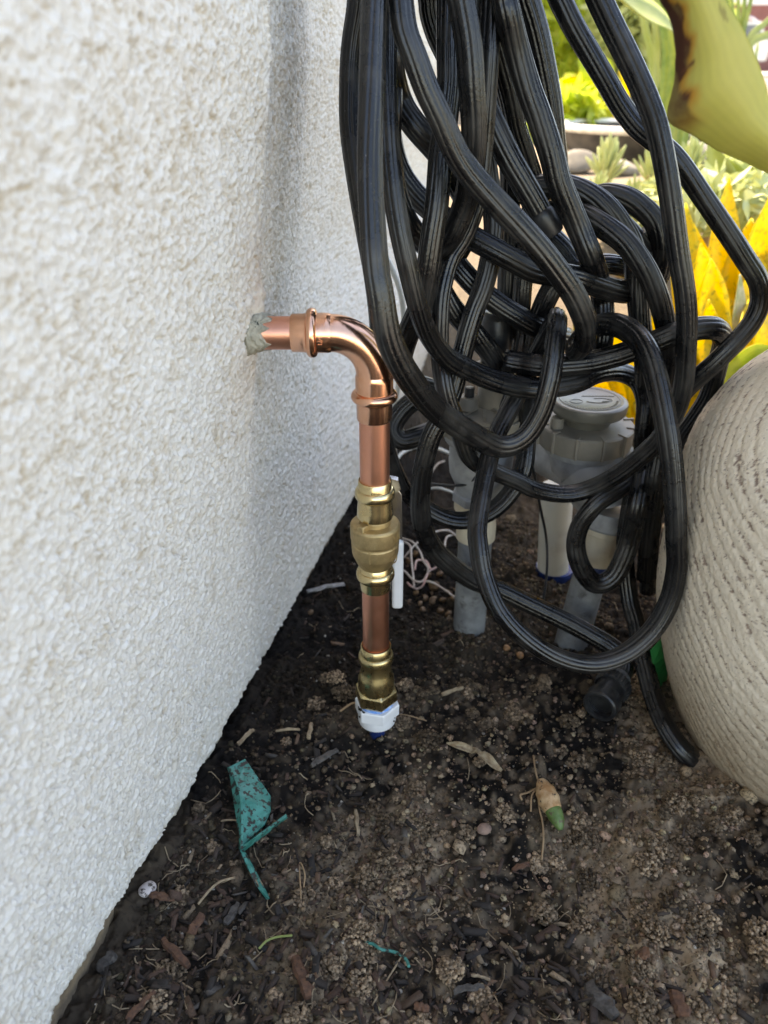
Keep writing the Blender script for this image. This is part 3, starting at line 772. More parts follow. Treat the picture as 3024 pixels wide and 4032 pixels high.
for nm in names:
    P_ = finish(nm)
    L = np.linalg.norm(np.diff(P_, axis=0), axis=1).sum()
    Q = crom(P_, int(L / 0.004))
    # a light squeeze where the run turns hard, as soft hose does
    tng = np.gradient(Q, axis=0); tng /= np.linalg.norm(tng, axis=1, keepdims=True) + 1e-9
    mb = MB()
    smooth_run = nm in ('A', 'C', 'D', 'I', 'E', 'K')
    mb.tube(Q, HR * 1.04, n=72, rib=9 if smooth_run else 12, amp=0.05 if not smooth_run else 0.0485, flat=0.80 if smooth_run else 0.88, twist=random.uniform(-2.5, 2.5) + L * 2.0)
    mb.build('hose_run', M_hose, hose, sharp=0)
# cut end with a collar (run R)
def endpoint(nm, e=-1):
    P_ = finish(nm)
    return (Vector(P_[-1]), Vector(P_[-1] - P_[-3]).normalized()) if e == -1 else (Vector(P_[0]), Vector(P_[0] - P_[2]).normalized())
p, d = endpoint('R')
mb = MB(); mb.lathe([(0.0082, -0.002), (0.0098, 0), (0.0102, 0.002), (0.0102, 0.016), (0.0094, 0.018), (0.0075, 0.018), (0.0075, 0.012)], p, d, n=32)
mb.build('hose_ferrule', M_blackpl, hose)
# ribbed coupling half hidden behind the arcs
p0, p1 = pt(2492, 905, .64), pt(2588, 1035, .64)
d = (p1 - p0).normalized(); L = (p1 - p0).length
mb = MB(); mb.lathe([(0.004, -0.01), (0.0055, 0.0), (0.0056, L * .18)], p0, d, n=24); cp = mb.build('hose_coupling', M_blackpl, hose)
mb = MB(); prof = [(0.0095, L * .16), (0.0098, L * .18), (0.0098, L * .58), (0.0095, L * .6)]
n_ = 60; v = []; f = []
mb.tube([p0 + d * z for r, z in prof], [r for r, z in prof], n=96, rib=24, amp=0.035)
mb.build('knurled_ring', M_blackpl, cp, sharp=25)
mb = MB(); mb.lathe([(0.0098, L * .6), (0.0102, L * .62), (0.0102, L * .9), (0.0085, L * 1.0), (0.006, L * 1.02)], p0, d, n=40)
mb.build('coupling_body', M_blackpl, cp)
# black threaded coupling lying at the end on the soil
p0 = Vector(finish('N')[-1]); g = gsurf(2352, 2830)
p1 = Vector((g.x, g.y, gz(g.x, g.y) + 0.017))
d = (p1 - p0).normalized(); L = (p1 - p0).length
mb = MB(); mb.lathe([(0.009, -0.008), (0.0118, -0.004), (0.0122, 0.0), (0.0122, 0.006)], p0, d, n=32)
cp = mb.build('threaded_coupling', M_greypipe, hose)
mb = MB(); mb.tube([p0 + d * z for z in (0.004, 0.006, 0.013, 0.015)], [0.0148, 0.0160, 0.0160, 0.0150], n=108, rib=27, amp=0.03)
mb.build('knurled_ring', M_blackpl, cp, sharp=25)
mb = MB(); mb.lathe([(0.0135, 0.013), (0.0128, 0.020), (0.0128, L * .62), (0.0150, L * .68), (0.0153, L * .75), (0.0153, L * 1.02), (0.0142, L * 1.05), (0.0118, L * 1.05), (0.0112, L * 0.98)]
                    + [(0.0112 + (0.0009 if k % 2 else 0), L * (0.95 - 0.05 * k)) for k in range(8)] + [(0.0108, L * .5), (0.0, L * .5)], p0, d, n=48, cap=False)
mb.build('coupling_body', M_blackpl, cp)
mb = MB(); mb.lathe([(0.0157, L * .70), (0.0157, L * .82)], p0, d, n=6); mb.build('hex_grip', M_blackpl, cp, smooth=False)

# wall hanger that carries the loops (above the picture)
hg = empty('hose_hanger', (0.0, HY, HZ))
tag(hg, 'black metal hose hanger bracket on the wall carrying the hose loops', 'hanger')
xe = max(hx_of.values()) + 0.03
wxh = float(wallX(HY, HZ)) - 0.005
mb = MB()
arcp = [(math.cos(a), math.sin(a)) for a in np.linspace(R(10), R(170), 13)]
prof = [(HY + 0.026 * c + 0.004, HZ - 0.012 + 0.026 * s) for c, s in arcp]
v = [(x, y, z) for x in (wxh, xe) for y, z in prof] + [(x, y, z - 0.003) for x in (wxh, xe) for y, z in prof]
n = len(prof)
f = [[i, i + 1, n + i + 1, n + i] for i in range(n - 1)] + [[2 * n + i, 3 * n + i, 3 * n + i + 1, 2 * n + i + 1] for i in range(n - 1)]
mb.add(v, f); mb.build('saddle', M_blackpl, hg)
mb = MB(); mb.plate([(xe, y, z) for y, z in prof] + [(xe, HY - 0.022, HZ + 0.04), (xe, HY + 0.03, HZ + 0.04)][::-1], (0.003, 0, 0)); mb.build('end_stop', M_blackpl, hg)
mb = MB(); mb.box((wxh - 0.004, HY - 0.05, HZ - 0.05), (wxh + 0.004, HY + 0.06, HZ + 0.05)); mb.build('back_plate', M_blackpl, hg)

# ============================================================ IRRIGATION VALVES
def nut_ring(org, r, h, m, parent, nlug=12, name='bonnet_nut', rot=0.0):
    mb = MB(); mb.lathe([(r * .80, h), (r * .94, h), (r * .97, h * .94), (r * .97, h * .1), (r * .95, 0), (r * .7, 0)], org, n=64)
    o = mb.build(name, m, parent, sharp=40)
    for k in range(nlug):
        a = 2 * math.pi * k / nlug + rot
        M_ = Matrix.Translation(org) @ Matrix.Rotation(a, 4, 'Z')
        lb = MB(); lb.box((r * .93, -0.0013, 0.0005), (r * 1.02, 0.0013, h + 0.0012), M_)
        lb.box((r * .80, -0.0011, h - 0.0006), (r * .95, 0.0011, h + 0.0012), M_)
        bevel(lb.build('grip_lug', m, o), 0.0004)
    return o
# ---- right valve
RX, RY = 0.189, 0.66
zr = lambda y: pt(2320, y, RY).z
rv = empty('irrigation_valve', (RX, RY, 0)); tag(rv, 'grey anti-siphon irrigation valve with wide round cap, nearer the clay pot', 'valve', 'irrigation valves')
rb = MB(); rb.lathe([(0.012, zr(1890)), (0.022, zr(1872)), (0.0285, zr(1845)), (0.030, zr(1810)), (0.031, zr(1775)), (0.0365, zr(1768)), (0.0385, zr(1750)), (0.0385, zr(1735))], (RX, RY, 0), n=64)
rbo = rb.build('valve_body', M_greypl, rv, sharp=45)
nut_ring(Vector((RX, RY, zr(1738))), 0.0455, zr(1662) - zr(1738), M_tanpl, rv, 12, rot=R(8))
zc_ = zr(1572)
mb = MB(); mb.lathe([(0.018, zr(1680)), (0.024, zr(1640)), (0.026, zr(1625)), (0.033, zr(1617)), (0.0345, zr(1610)), (0.0350, zr(1582)), (0.0345, zr(1575)), (0.0328, zr(1570.5)), (0.0305, zr(1569.5)), (0.030, zr(1570.5)), (0.0, zr(1570.5))], (RX, RY, 0), n=72, cap=False)
co = mb.build('top_cap', M_cap, rv, sharp=40)
def flat_place(cx_, cy_, rot, z):
    ca, sa = math.cos(rot), math.sin(rot)
    return lambda x, y, h: Vector((RX + cx_ + x * ca - y * sa, RY + cy_ + x * sa + y * ca, z + h))
zl = zr(1570.5)
mb = MB()
for cx_, cy_, rr in ((-0.0135, -0.006, 0.0058),):
    mb.tube([(RX + cx_ + rr * math.cos(a), RY + cy_ + rr * 0.8 * math.sin(a), zl) for a in np.linspace(0, 6.283, 25)], 0.0004, n=6)
mb.tube([(RX + 0.0275 * math.cos(a), RY + 0.0275 * math.sin(a), zl) for a in np.linspace(0, 6.283, 60)], 0.0004, n=6)
mb.tube([(RX + 0.006 + 0.012 * math.cos(a), RY - 0.004 + 0.006 * math.sin(a), zl) for a in np.linspace(-2.6, 0.9, 20)], 0.0006, n=6)
mb.tube([(RX + 0.010 + 0.010 * math.cos(a), RY - 0.003 + 0.004 * math.sin(a), zl) for a in np.linspace(-1.6, 2.2, 20)], 0.0006, n=6)
for k in range(26):
    a = R(195 + k * 6); mb.tube([(RX + 0.0235 * math.cos(a), RY + 0.0235 * math.sin(a), zl), (RX + 0.0255 * math.cos(a + 0.02), RY + 0.0255 * math.sin(a + 0.02), zl)], 0.0004, n=5)
for k in range(9):
    mb.tube([(RX - 0.004 + k * 0.003, RY + 0.008, zl), (RX - 0.0035 + k * 0.003, RY + 0.0105, zl)], 0.0004, n=5)
mb.tube([(RX - 0.006, RY + 0.006, zl), (RX + 0.024, RY + 0.006, zl)], 0.0005, n=5)
mb.build('embossed_marks', M_cap, co)
mb = MB(); mb.lathe([(0.006, zr(1668)), (0.006, zr(1625)), (0.005, zr(1622))], (RX - 0.030, RY - 0.012, 0), n=20); mb.build('bleed_post', M_tanpl, rv)
# side ports
mb = MB(); mb.tube([(RX, RY, zr(1830)), (RX - 0.02, RY + 0.03, zr(1835)), (RX - 0.022, RY + 0.062, zr(1850)), (RX - 0.012, RY + 0.074, zr(1890)), (RX - 0.006, RY + 0.076, zr(1950))], [0.026, 0.026, 0.026, 0.025, 0.0235], n=32)
mb.build('inlet_elbow', M_greypl, rbo, sharp=50)
mb = MB(); mb.lathe([(0.028, 0), (0.029, 0.03), (0.027, 0.040), (0.020, 0.046), (0.008, 0.049)], (RX, RY, zr(1800)), (1, -0.15, 0.0), n=40); mb.build('side_port', M_greypl, rbo, sharp=50)
ot = pt(2384, 1990, 0.632); ob = pt(2377, 2072, 0.630)
mb = MB(); mb.tube([(RX + 0.006, RY - 0.006, zr(1840)), (ot.x - 0.002, ot.y + 0.004, zr(1905)), tuple(ot)], [0.030, 0.029, 0.026], n=40); mb.build('outlet_neck', M_greypl, rbo, sharp=50)
ax_r = (ob - pt(2252, 2520, 0.612)).normalized()
mb = MB(); mb.lathe([(0.0235, 0.018), (0.0240, 0.016), (0.0240, 0.002), (0.0225, 0.0), (0.018, 0.0)], ob, ax_r, n=40); mb.build('threaded_collar', M_greypl, rv)
mb = MB(); mb.lathe([(0.0190, 0.002), (0.0192, -0.006), (0.0182, -0.0075), (0.0182, -0.010), (0.0176, -0.036), (0.0168, -0.038), (0.015, -0.038)], ob, ax_r, n=40); mb.build('cream_adapter', M_cream, rv)
mb = MB(); mb.lathe([(0.0167, -0.036), (0.0168, -0.046)], ob, ax_r, n=40); mb.build('blue_primer_band', M_blue, rv)
bt = ob - ax_r * 0.18
mb = MB(); mb.lathe([(0.0165, -0.04), (0.0165, -0.20)], ob, ax_r, n=40); mb.build('outlet_pipe', M_greypipe, rv)
wt = pt(2190, 1950, 0.735); wb = gsurf(2180, 2265)
mb = MB(); mb.tube([wt + Vector((0, 0, 0.01)), (wb.x, wb.y, -0.03)], 0.0178, n=40); mb.build('white_inlet_pipe', M_ivory, rv)
bpz = pt(2180, 2228, 0.735)
mb = MB(); mb.tube([(wb.x, wb.y, gz(wb.x, wb.y) + 0.012), (wb.x, wb.y, -0.02)], 0.0215, n=40); mb.build('blue_ground_coupling', M_blue, rv)
# ---- left valve
LX, LY = 0.0895, 0.636
zl_ = lambda y: pt(1895, y, LY).z
lv_ = empty('irrigation_valve', (LX, LY, 0)); tag(lv_, 'grey irrigation valve with black solenoid on top, behind the brass valve', 'valve', 'irrigation valves')
mb = MB(); mb.lathe([(0.0215, zl_(1930)), (0.0225, zl_(1905)), (0.025, zl_(1885)), (0.0285, zl_(1855)), (0.0295, zl_(1820)), (0.0295, zl_(1740)), (0.034, zl_(1728)), (0.036, zl_(1710)), (0.036, zl_(1695))], (LX, LY, 0), n=56)
lbo = mb.build('valve_body', M_greypl, lv_, sharp=45)
nut_ring(Vector((LX, LY, zl_(1698))), 0.0385, zl_(1622) - zl_(1698), M_tanpl, lv_, 8, rot=R(20))
mb = MB(); mb.lathe([(0.034, zl_(1640)), (0.033, zl_(1612)), (0.028, zl_(1600)), (0.0, zl_(1596))], (LX, LY, 0), n=48, cap=False); bo = mb.build('bonnet', M_tanpl, lv_)
for k in range(10):
    a = 2 * math.pi * k / 10 + 0.2
    M_ = Matrix.Translation((LX, LY, 0)) @ Matrix.Rotation(a, 4, 'Z')
    lb = MB(); lb.box((0.012, -0.0012, zl_(1606)), (0.031, 0.0012, zl_(1590)), M_); lb.build('bonnet_rib', M_tanpl, bo)
mb = MB(); mb.lathe([(0.0125, zl_(1610)), (0.012, zl_(1480))], (LX + 0.006, LY + 0.002, 0), n=32); mb.build('solenoid_post', M_tanpl, lv_)
p = pt(1846, 1590, LY - 0.012)
mb = MB(); mb.lathe([(0.0085, p.z - 0.004), (0.0082, pt(1846, 1560, LY - 0.012).z)], (p.x, p.y, 0), n=28); mb.build('bleed_boss', M_tanpl, bo)
zb_, zt_ = pt(1846, 1566, LY - 0.012).z, pt(1846, 1526, LY - 0.012).z
mb = MB(); mb.lathe([(0.0043, zb_), (0.0043, zt_), (0.0036, zt_ + 0.0005)], (p.x, p.y, 0), n=24); so_ = mb.build('bleed_screw', M_blackpl, bo)
mb = MB(); mb.box((p.x - 0.003, p.y - 0.0005, zt_ + 0.0004), (p.x + 0.003, p.y + 0.0005, zt_ + 0.0009)); mb.build('screw_slot', M_ivory, so_)
# solenoid
sx_, sy_ = pt(1955, 1310, 0.655).x, 0.655
zs = lambda y: pt(1955, y, sy_).z
mb = MB(); mb.lathe([(0.0105, zs(1470)), (0.0125, zs(1405)), (0.0138, zs(1385)), (0.0140, zs(1262)), (0.0132, zs(1255)), (0.0132, zs(1246)), (0.0136, zs(1243)), (0.0136, zs(1228)), (0.0125, zs(1223)), (0.0118, zs(1225)), (0.0, zs(1226))], (sx_, sy_, 0), n=48, cap=False)
slo = mb.build('solenoid', M_blackpl, lv_, sharp=40)
mb = MB(); mb.plate([(sx_ + 0.0112 * math.cos(a) * (0.9 + 0.1 * math.sin(7 * a)), sy_ + 0.0112 * math.sin(a), zs(1225.5)) for a in np.linspace(R(-65), R(75), 16)] + [(sx_ - 0.002, sy_ + 0.003, zs(1225.5)), (sx_ + 0.001, sy_ - 0.006, zs(1225.5))], (0, 0, 0.0006)); mb.build('resin_patch', M_ivory, slo, smooth=False)
mb = MB(); mb.lathe([(0.0125, zs(1480)), (0.0125, zs(1425))], (sx_ - 0.006, sy_ - 0.006, 0), n=28); mb.build('solenoid_neck', M_tanpl, lv_)
# lower fittings
mb = MB(); mb.lathe([(0.0225, zl_(1928)), (0.0250, zl_(1934)), (0.0250, zl_(1962)), (0.022, zl_(1966))], (LX, LY, 0), n=8, rot=R(10)); mb.build('grey_hex_fitting', M_greypl, lv_, smooth=False)
mb = MB(); mb.lathe([(0.021, zl_(1962)), (0.0225, zl_(1968)), (0.0225, zl_(1998)), (0.019, zl_(2004)), (0.0185, zl_(2050)), (0.0192, zl_(2060)), (0.0192, zl_(2112)), (0.0172, zl_(2116)), (0.016, zl_(2116))], (LX, LY, 0), n=40); mb.build('cream_adapter', M_cream, lv_)
lb_ = gsurf(1868, 2480)
mb = MB(); mb.lathe([(0.0166, zl_(2110)), (0.0166, -0.04)], (LX, LY, 0), n=40); mb.build('riser_pipe', M_greypipe, lv_)

# ============================================================ WIRES
def wire(name, pts, r, m, label, cat='wire', group=None, n=8, parent=None):
    Q = crom(np.array([tuple(p) for p in pts]), max(24, len(pts) * 8))
    mb = MB(); mb.tube(Q, r, n=n)
    o = mb.build(name, m, parent, sharp=0)
    if label: tag(o, label, cat, group)
    return o
wire('solenoid_wire', [pt(1990, 1235, .655), pt(2025, 1225, .648), pt(2042, 1270, .644), pt(2038, 1350, .642), pt(2025, 1420, .642), pt(2028, 1480, .648), pt(1985, 1560, .60), pt(1965, 1640, .592), pt(1960, 1720, .60), pt(1900, 1840, .602), pt(1850, 1900, .612), pt(1790, 1912, .62), pt(1700, 1905, .64), pt(1640, 1890, .68)], 0.0013, M_blackpl, None, parent=lv_)
wire('valve_wire', [pt(2085, 1790, .62), pt(2110, 1900, .64), pt(2128, 2000, .66), pt(2150, 2110, .67), pt(2155, 2200, .66), pt(2150, 2290, .645), pt(2140, 2360, .632)], 0.0014, M_blackpl, None, parent=rv)
wire('white_cable', [tuple(pt(1475, 930, .80)), tuple(pt(1512, 1000, .79)), tuple(pt(1545, 1060, .78)), tuple(pt(1580, 1160, .77)), tuple(pt(1592, 1290, .77)), tuple(pt(1585, 1420, .775)), tuple(pt(1565, 1540, .78)), tuple(pt(1545, 1640, .785)), tuple(pt(1548, 1730, .79)), tuple(gsurf(1560, 1830, .004))], 0.0030, M_cable, 'thick off-white cable running down the wall behind the black hose', 'cable')
wl = [
    ([(1585, 2110), (1615, 2150), (1620, 2200), (1625, 2250), (1632, 2290)], M_wire, .012, 'pale wire hanging straight down beside the white lever', .0012),
    ([(1580, 2105), (1625, 2135), (1655, 2175), (1668, 2210), (1685, 2235), (1680, 2265), (1660, 2290), (1630, 2285), (1600, 2255), (1588, 2230)], M_wire, .008, 'pale wire bent in a ring near the brown snail shells', .0012),
    ([(1605, 2280), (1615, 2305), (1640, 2318), (1665, 2305), (1678, 2275), (1690, 2250), (1718, 2218)], M_wirep, .008, 'pinkish wire curved in a U above the snail shells', .0011),
    ([(1662, 2268), (1700, 2292), (1745, 2318), (1775, 2340), (1800, 2358), (1850, 2372), (1890, 2374)], M_wire, .012, 'pale wire slanting across snail shells to the grey riser', .0011),
    ([(1634, 2226), (1640, 2210), (1660, 2205), (1680, 2212), (1696, 2222)], M_wirep, .010, 'short pink hooked wire end over dark soil', .0012),
    ([(1548, 1832), (1575, 1792), (1610, 1770), (1660, 1758), (1720, 1765), (1770, 1775)], M_cable, .006, 'white flat cable arching over soil behind copper pipe', .0026),
    ([(1690, 1860), (1720, 1830), (1750, 1795)], M_wire, .012, 'pale straight wire sticking up behind black hose', .0012),
    ([(1690, 1915), (1730, 1922), (1780, 1938), (1800, 1940)], M_cable, .006, 'bluish white cable end beside the left valve body', .0016),
    ([(1590, 2180), (1640, 2140), (1700, 2100), (1760, 2088), (1800, 2092)], M_wire, .010, 'tan wire crossing upward behind the hose loop', .0012),
    ([(1765, 2180), (1752, 2150), (1760, 2115), (1790, 2090)], M_wire, .008, 'tan wire curling by the left riser foot', .0012),
]
for pl, m_, lift, lab, rr in wl:
    pts_ = [gsurf(x, y, lift + 0.003 * math.sin(i * 2.1)) for i, (x, y) in enumerate(pl)]
    pts_[0].z -= lift * 0.6; pts_[-1].z -= lift * 0.7
    wire('loose_wire', pts_, rr, m_, lab, 'wire', 'loose irrigation wires')

# ============================================================ POT
PX, PYc = 0.402, 0.50
prof = [(0.118, -0.01), (0.131, 0.0), (0.139, 0.015), (0.150, 0.045), (0.161, 0.08), (0.1695, 0.115), (0.1725, 0.15), (0.1728, 0.20), (0.171, 0.235), (0.1665, 0.262), (0.158, 0.283), (0.146, 0.303), (0.132, 0.319), (0.119, 0.330), (0.112, 0.340), (0.112, 0.350), (0.118, 0.362), (0.126, 0.370), (0.128, 0.376), (0.122, 0.380), (0.108, 0.374), (0.103, 0.350), (0.103, 0.335)]
pr = crom(np.array([(a, b, 0.0) for a, b in prof]), 420)[:, :2]
th = lines((0.0, 2.4, 0.05), (2.4, 5.0, 0.0056), (5.0, 2 * math.pi, 0.05))
TH_, PR = np.meshgrid(th, pr[:, 0]); _, PZ = np.meshgrid(th, pr[:, 1])
ua = (TH_ * 0.165)
thw = np.where(TH_ > math.pi, TH_, TH_)
warp = 0.012 * (fbm(TH_ * 3.0, PZ * 14, 2, 2) - 0.4)
ph = (PZ + 0.80 * ua + warp * 2.8) / 0.0135
wid = 0.10 + 0.16 * fbm(TH_ * 5, PZ * 26, 2, 6)
fr = ph - np.floor(ph)
g1 = np.exp(-((fr - 0.5) / wid) ** 2) * (0.25 + 1.1 * fbm(TH_ * 6 + 4, PZ * 24, 3, 7))
g2 = np.exp(-((fr - 0.5) / (wid * 1.9)) ** 2)
body = sst(0.0, 0.01, PZ) * (1 - sst(0.325, 0.34, PZ))
disp = -(0.0007 * g1 + 0.0002 * g2) * body + 0.0012 * (fbm(TH_ * 60, PZ * 330, 3, 1) - 0.45)
rr = PR + disp
Pp = np.stack([PX + rr * np.cos(TH_), PYc + rr * np.sin(TH_), PZ], -1)
arc_ = TH_ * 0.17
spk = fbm(arc_ * 520, PZ * 520, 2, 3)
blot = fbm(TH_ * 12, PZ * 70, 3, 5)
strk = vn(arc_ * 260 + PZ * 200, (PZ + 0.80 * ua) * 500, 4)
wear = np.clip(sst(0.49, 0.62, spk * 0.66 + 0.16 * np.clip(g1 + 0.5 * g2, 0, 1.2) + 0.34 * (blot - 0.45) + 0.12 * strk), 0, 1)[..., None]
low = (1 - sst(0.0, 0.16, PZ + 0.06 * (fbm(TH_ * 6, PZ * 20, 3, 5) - 0.45)))[..., None]
cA = np.array([0.82, 0.725, 0.585]); cB = np.array([0.235, 0.155, 0.125]); cD = np.array([0.30, 0.205, 0.115])
CC = cA * (1 - wear * 0.85) + cB * wear * 0.85
CC = CC * (1 - 0.72 * low) + cD * 0.72 * low
pot = empty('clay_pot', (PX, PYc, 0)); tag(pot, 'large cream clay pot with wavy ribbed weathered glaze at right edge', 'pot')
grid_mesh('pot_wall', Pp, M_pot, pot, colr=CC)
mb = MB(); mb.lathe([(0.1035, 0.342), (0.08, 0.346), (0.0, 0.348)], (PX, PYc, 0), n=40, cap=False); mb.build('potting_soil', mat('pot_soil', (0.03, 0.022, 0.016), 0.95, bump=1.0, bscale=300), pot)

# agave in the pot: big leaf that hangs into the picture
def leaf(name, path, w, m, parent=None, up=(0, 0, 1), fold=0.25, thick=0.0012, wob=0.0, colf=None, nx=7, flat_end=False):
    """path: list of points, w: list of half widths"""
    Q = crom(np.array([(*p, ww) for p, ww in zip(path, w)], float), 40)
    n = len(Q); U = Vector(up)
    v = []; f = []; cl = []
    for i in range(n):
        p = Vector(Q[i, :3]); hw = max(Q[i, 3], 0.0004)
        t = (Vector(Q[min(i + 1, n - 1), :3]) - Vector(Q[max(i - 1, 0), :3])).normalized()
        sd = t.cross(U).normalized(); nn_ = sd.cross(t)
        for j in range(nx):
            s = (j / (nx - 1) - 0.5) * 2
            q = p + sd * (s * hw) + nn_ * (abs(s) ** 1.5 * hw * fold) + nn_ * (wob * hw * math.sin(i * 0.55 + s * 2))
            v.append(q)
            if colf: cl.append(colf(i / (n - 1), s))
    for i in range(n - 1):
        for j in range(nx - 1):
            a = i * nx + j
            f.append([a, a + 1, a + nx + 1, a + nx])
    o = mk(name, v, f, m, parent, sharp=0)
    if colf:
        a = o.data.color_attributes.new('col', 'FLOAT_COLOR', 'POINT')
        a.data.foreach_set('color', np.array([(*c, 1) for c in cl], np.float32).reshape(-1))
    md = o.modifiers.new('thick', 'SOLIDIFY'); md.thickness = thick; md.offset = 0
    return o
ag = empty('agave_plant', (PX, PYc, 0.345)); tag(ag, 'broad olive green leaf with browned edge drooping from the potted plant', 'plant')
G0 = np.array([0.64, 0.61, 0.17]); G1 = np.array([0.50, 0.47, 0.09]); BR = np.array([0.115, 0.042, 0.022]); OR = np.array([0.36, 0.17, 0.02])
def agcol(t, s):
    e = s * 1.0 + 0.35 * (float(vn(t * 9, s * 2.2, 2)) - 0.5) + 0.25 * (float(vn(t * 24, s * 5, 3)) - 0.5)
    k = float(sst(0.50, 0.72, e)) * float(sst(0.30, 0.55, t)); k2 = float(sst(0.30, 0.66, e)) * float(sst(0.25, 0.5, t))
    k = max(k, float(sst(0.93, 0.985, t + 0.05 * (float(vn(s * 4, t * 3, 4)) - 0.5) + 0.02 * s)))
    c = G0 * (1 - abs(s) * 0.35) + G1 * abs(s) * 0.35
    c = c * (1 - k2) + OR * k2
    return tuple(c * (1 - k) + BR * k)
E0 = [(3300, 760), (3150, 715), (3024, 670), (2945, 631), (2846, 591), (2761, 541), (2700, 508), (2648, 482), (2634, 447), (2652, 380), (2669, 298), (2667, 164), (2642, 50), (2612, 0), (2575, -120), (2560, -260)]
E1 = [(3320, 640), (3190, 570), (3085, 500), (3024, 412), (3008, 345), (2995, 308), (2980, 262), (2965, 225), (2955, 199), (2935, 160), (2920, 125), (2895, 85), (2868, 45), (2841, 0), (2770, -120), (2600, -260)]
NR, NCc = 90, 34
e0 = crom(np.array([(a, b, 0.0) for a, b in E0]), 3 * NR)[:, :2]; e1 = crom(np.array([(a, b, 0.0) for a, b in E1]), 3 * NR)[:, :2]
def resam(e):
    q = np.concatenate([[0], np.cumsum(np.linalg.norm(np.diff(e, axis=0), axis=1))]); t = np.linspace(0, q[-1], NR)
    return np.stack([np.interp(t, q, e[:, 0]), np.interp(t, q, e[:, 1])], -1)
i0 = np.linspace(0, len(e0) - 1, NR).astype(int); i1 = np.linspace(0, len(e1) - 1, NR).astype(int)
e0, e1 = resam(e0), resam(e1)
Lp = np.zeros((NR + 6, NCc, 3)); Lc_ = np.zeros((NR + 6, NCc, 3))
for i in range(NR):
    for j in range(NCc):
        s_ = j / (NCc - 1); q = e0[i] * (1 - s_) + e1[i] * s_
        if j == 0: q = q + 7 * (vn(i * 0.35, 1.0, 2) - 0.5)
        yy = 0.405 + 0.022 * (1 - i / NR) + 0.010 * (2 * s_ - 1) ** 2 - 0.012 * s_
        Lp[i + 6, j] = pt(q[0], q[1], yy)[:]
        # distance from the browned margin
        e = s_ + 0.26 * (float(vn(i * 0.22, j * 0.10, 2)) - 0.5) + 0.09 * (float(vn(i * 0.5, j * 0.35, 3)) - 0.5)
        on = float(sst(0.40, 0.50, i / NR)) * (1 - float(sst(0.93, 1.0, i / NR)))
        k = (1 - float(sst(0.17, 0.24, e))) * on; k2 = (1 - float(sst(0.20, 0.42, e))) * on
        rim = float(sst(0.86, 0.97, s_)); ve = 0.5 + 0.5 * math.sin(s_ * 60)
        c = G0 * (0.93 + 0.07 * ve); c = c * (1 - rim * .6) + np.array([.66, .66, .22]) * rim * .6
        c = c * (1 - k2) + np.array([0.60, 0.30, 0.04]) * k2; c = c * (1 - k) + BR * k
        if abs(i / NR - 0.60) < 0.010 and 0.1 < s_ < 0.33 + 0.02 * math.sin(j): c = BR * 1.4
        sp1 = math.hypot((i / NR - .66) / .03, (s_ - .87) / .045); c = c if sp1 > 1 else c * .55 + BR * .45
        Lc_[i + 6, j] = c
bs_ = np.array([PX - 0.03, PYc - 0.02, 0.35])
for i in range(6):
    f_ = i / 6
    for j in range(NCc):
        s_ = j / (NCc - 1) - .5
        narrow = bs_ + np.array([0.0, 0.030 * s_, 0.030 * s_])
        Lp[i, j] = narrow * (1 - f_) + Lp[6, j] * f_ + np.array([0, 0, 0.03 * math.sin(math.pi * f_)]); Lc_[i, j] = G0
lfo = grid_mesh('leaf_blade', Lp, M_agave, ag, colr=Lc_)
md = lfo.modifiers.new('thick', 'SOLIDIFY'); md.thickness = 0.003; md.offset = 0
for k, a in enumerate((20, 75, 130, 200, 300)):
    d = Vector((math.cos(R(a)), math.sin(R(a)), 0))
    b = Vector((PX, PYc, 0.345))
    leaf('leaf_blade', [b + d * 0.02, b + d * 0.09 + Vector((0, 0, .11)), b + d * 0.18 + Vector((0, 0, .22)), b + d * 0.28 + Vector((0, 0, .26))], [0.02, 0.033, 0.032, 0.002], M_agave, ag, fold=0.35, thick=0.004, colf=lambda t, s: tuple(G0))

# green plastic tag between hose and pot
mb = MB(); g = gsurf(2625, 2590)
pa, pb, pc, pd = pt(2560, 2560, .535), pt(2625, 2490, .55), pt(2640, 2570, .545), pt(2570, 2620, .525)
mb.plate([pa, pb, pc, pd], (0.0015, 0.0015, 0))
mb.plate([pd, pc, Vector((pc.x + .004, pc.y, -.005)), Vector((pd.x, pd.y, -.005))], (0.001, 0.0015, 0))
o = mb.build('green_label', M_green, None, smooth=False); tag(o, 'bright green plastic piece wedged between hose and clay pot', 'plastic piece')

# ============================================================ GROUND LITTER
# teal angle stake
st = empty('plastic_stake', gsurf(947, 3346)); tag(st, 'broken teal green plastic angle stake lying half buried near wall', 'stake')
def G(x, y, l): return gsurf(x, y, l)
ol = [(899, 3020, .016), (965, 2987, .014), (1005, 3046, .012), (1062, 3129, .009), (1064, 3190, .008), (1040, 3245, .010), (956, 3330, .014), (950, 3240, .017), (946, 3138, .019), (930, 3085, .018)]
mb = MB(); mb.plate([G(*p) for p in ol], (0.0004, 0.0008, -0.0022)); bevel(mb.build('stake_blade', M_teal, st, smooth=False), 0.0004)
mb = MB(); mb.plate([G(899, 3020, .0165), G(930, 3085, .0185), G(946, 3138, .0195), G(950, 3240, .0175), G(948, 3344, .015), G(940, 3344, .006), G(942, 3240, .006), G(936, 3138, .006), G(922, 3085, .006), G(893, 3024, .006)], (0.0016, 0, 0)); mb.build('stake_edge', M_teal, st, smooth=False)
mb = MB(); mb.plate([G(944, 3338, .016), G(1126, 3204, .012), G(1130, 3216, .010), G(950, 3356, .010)], (0, 0.0014, -0.003)); bevel(mb.build('stake_flange', M_teal, st, smooth=False), 0.0004)
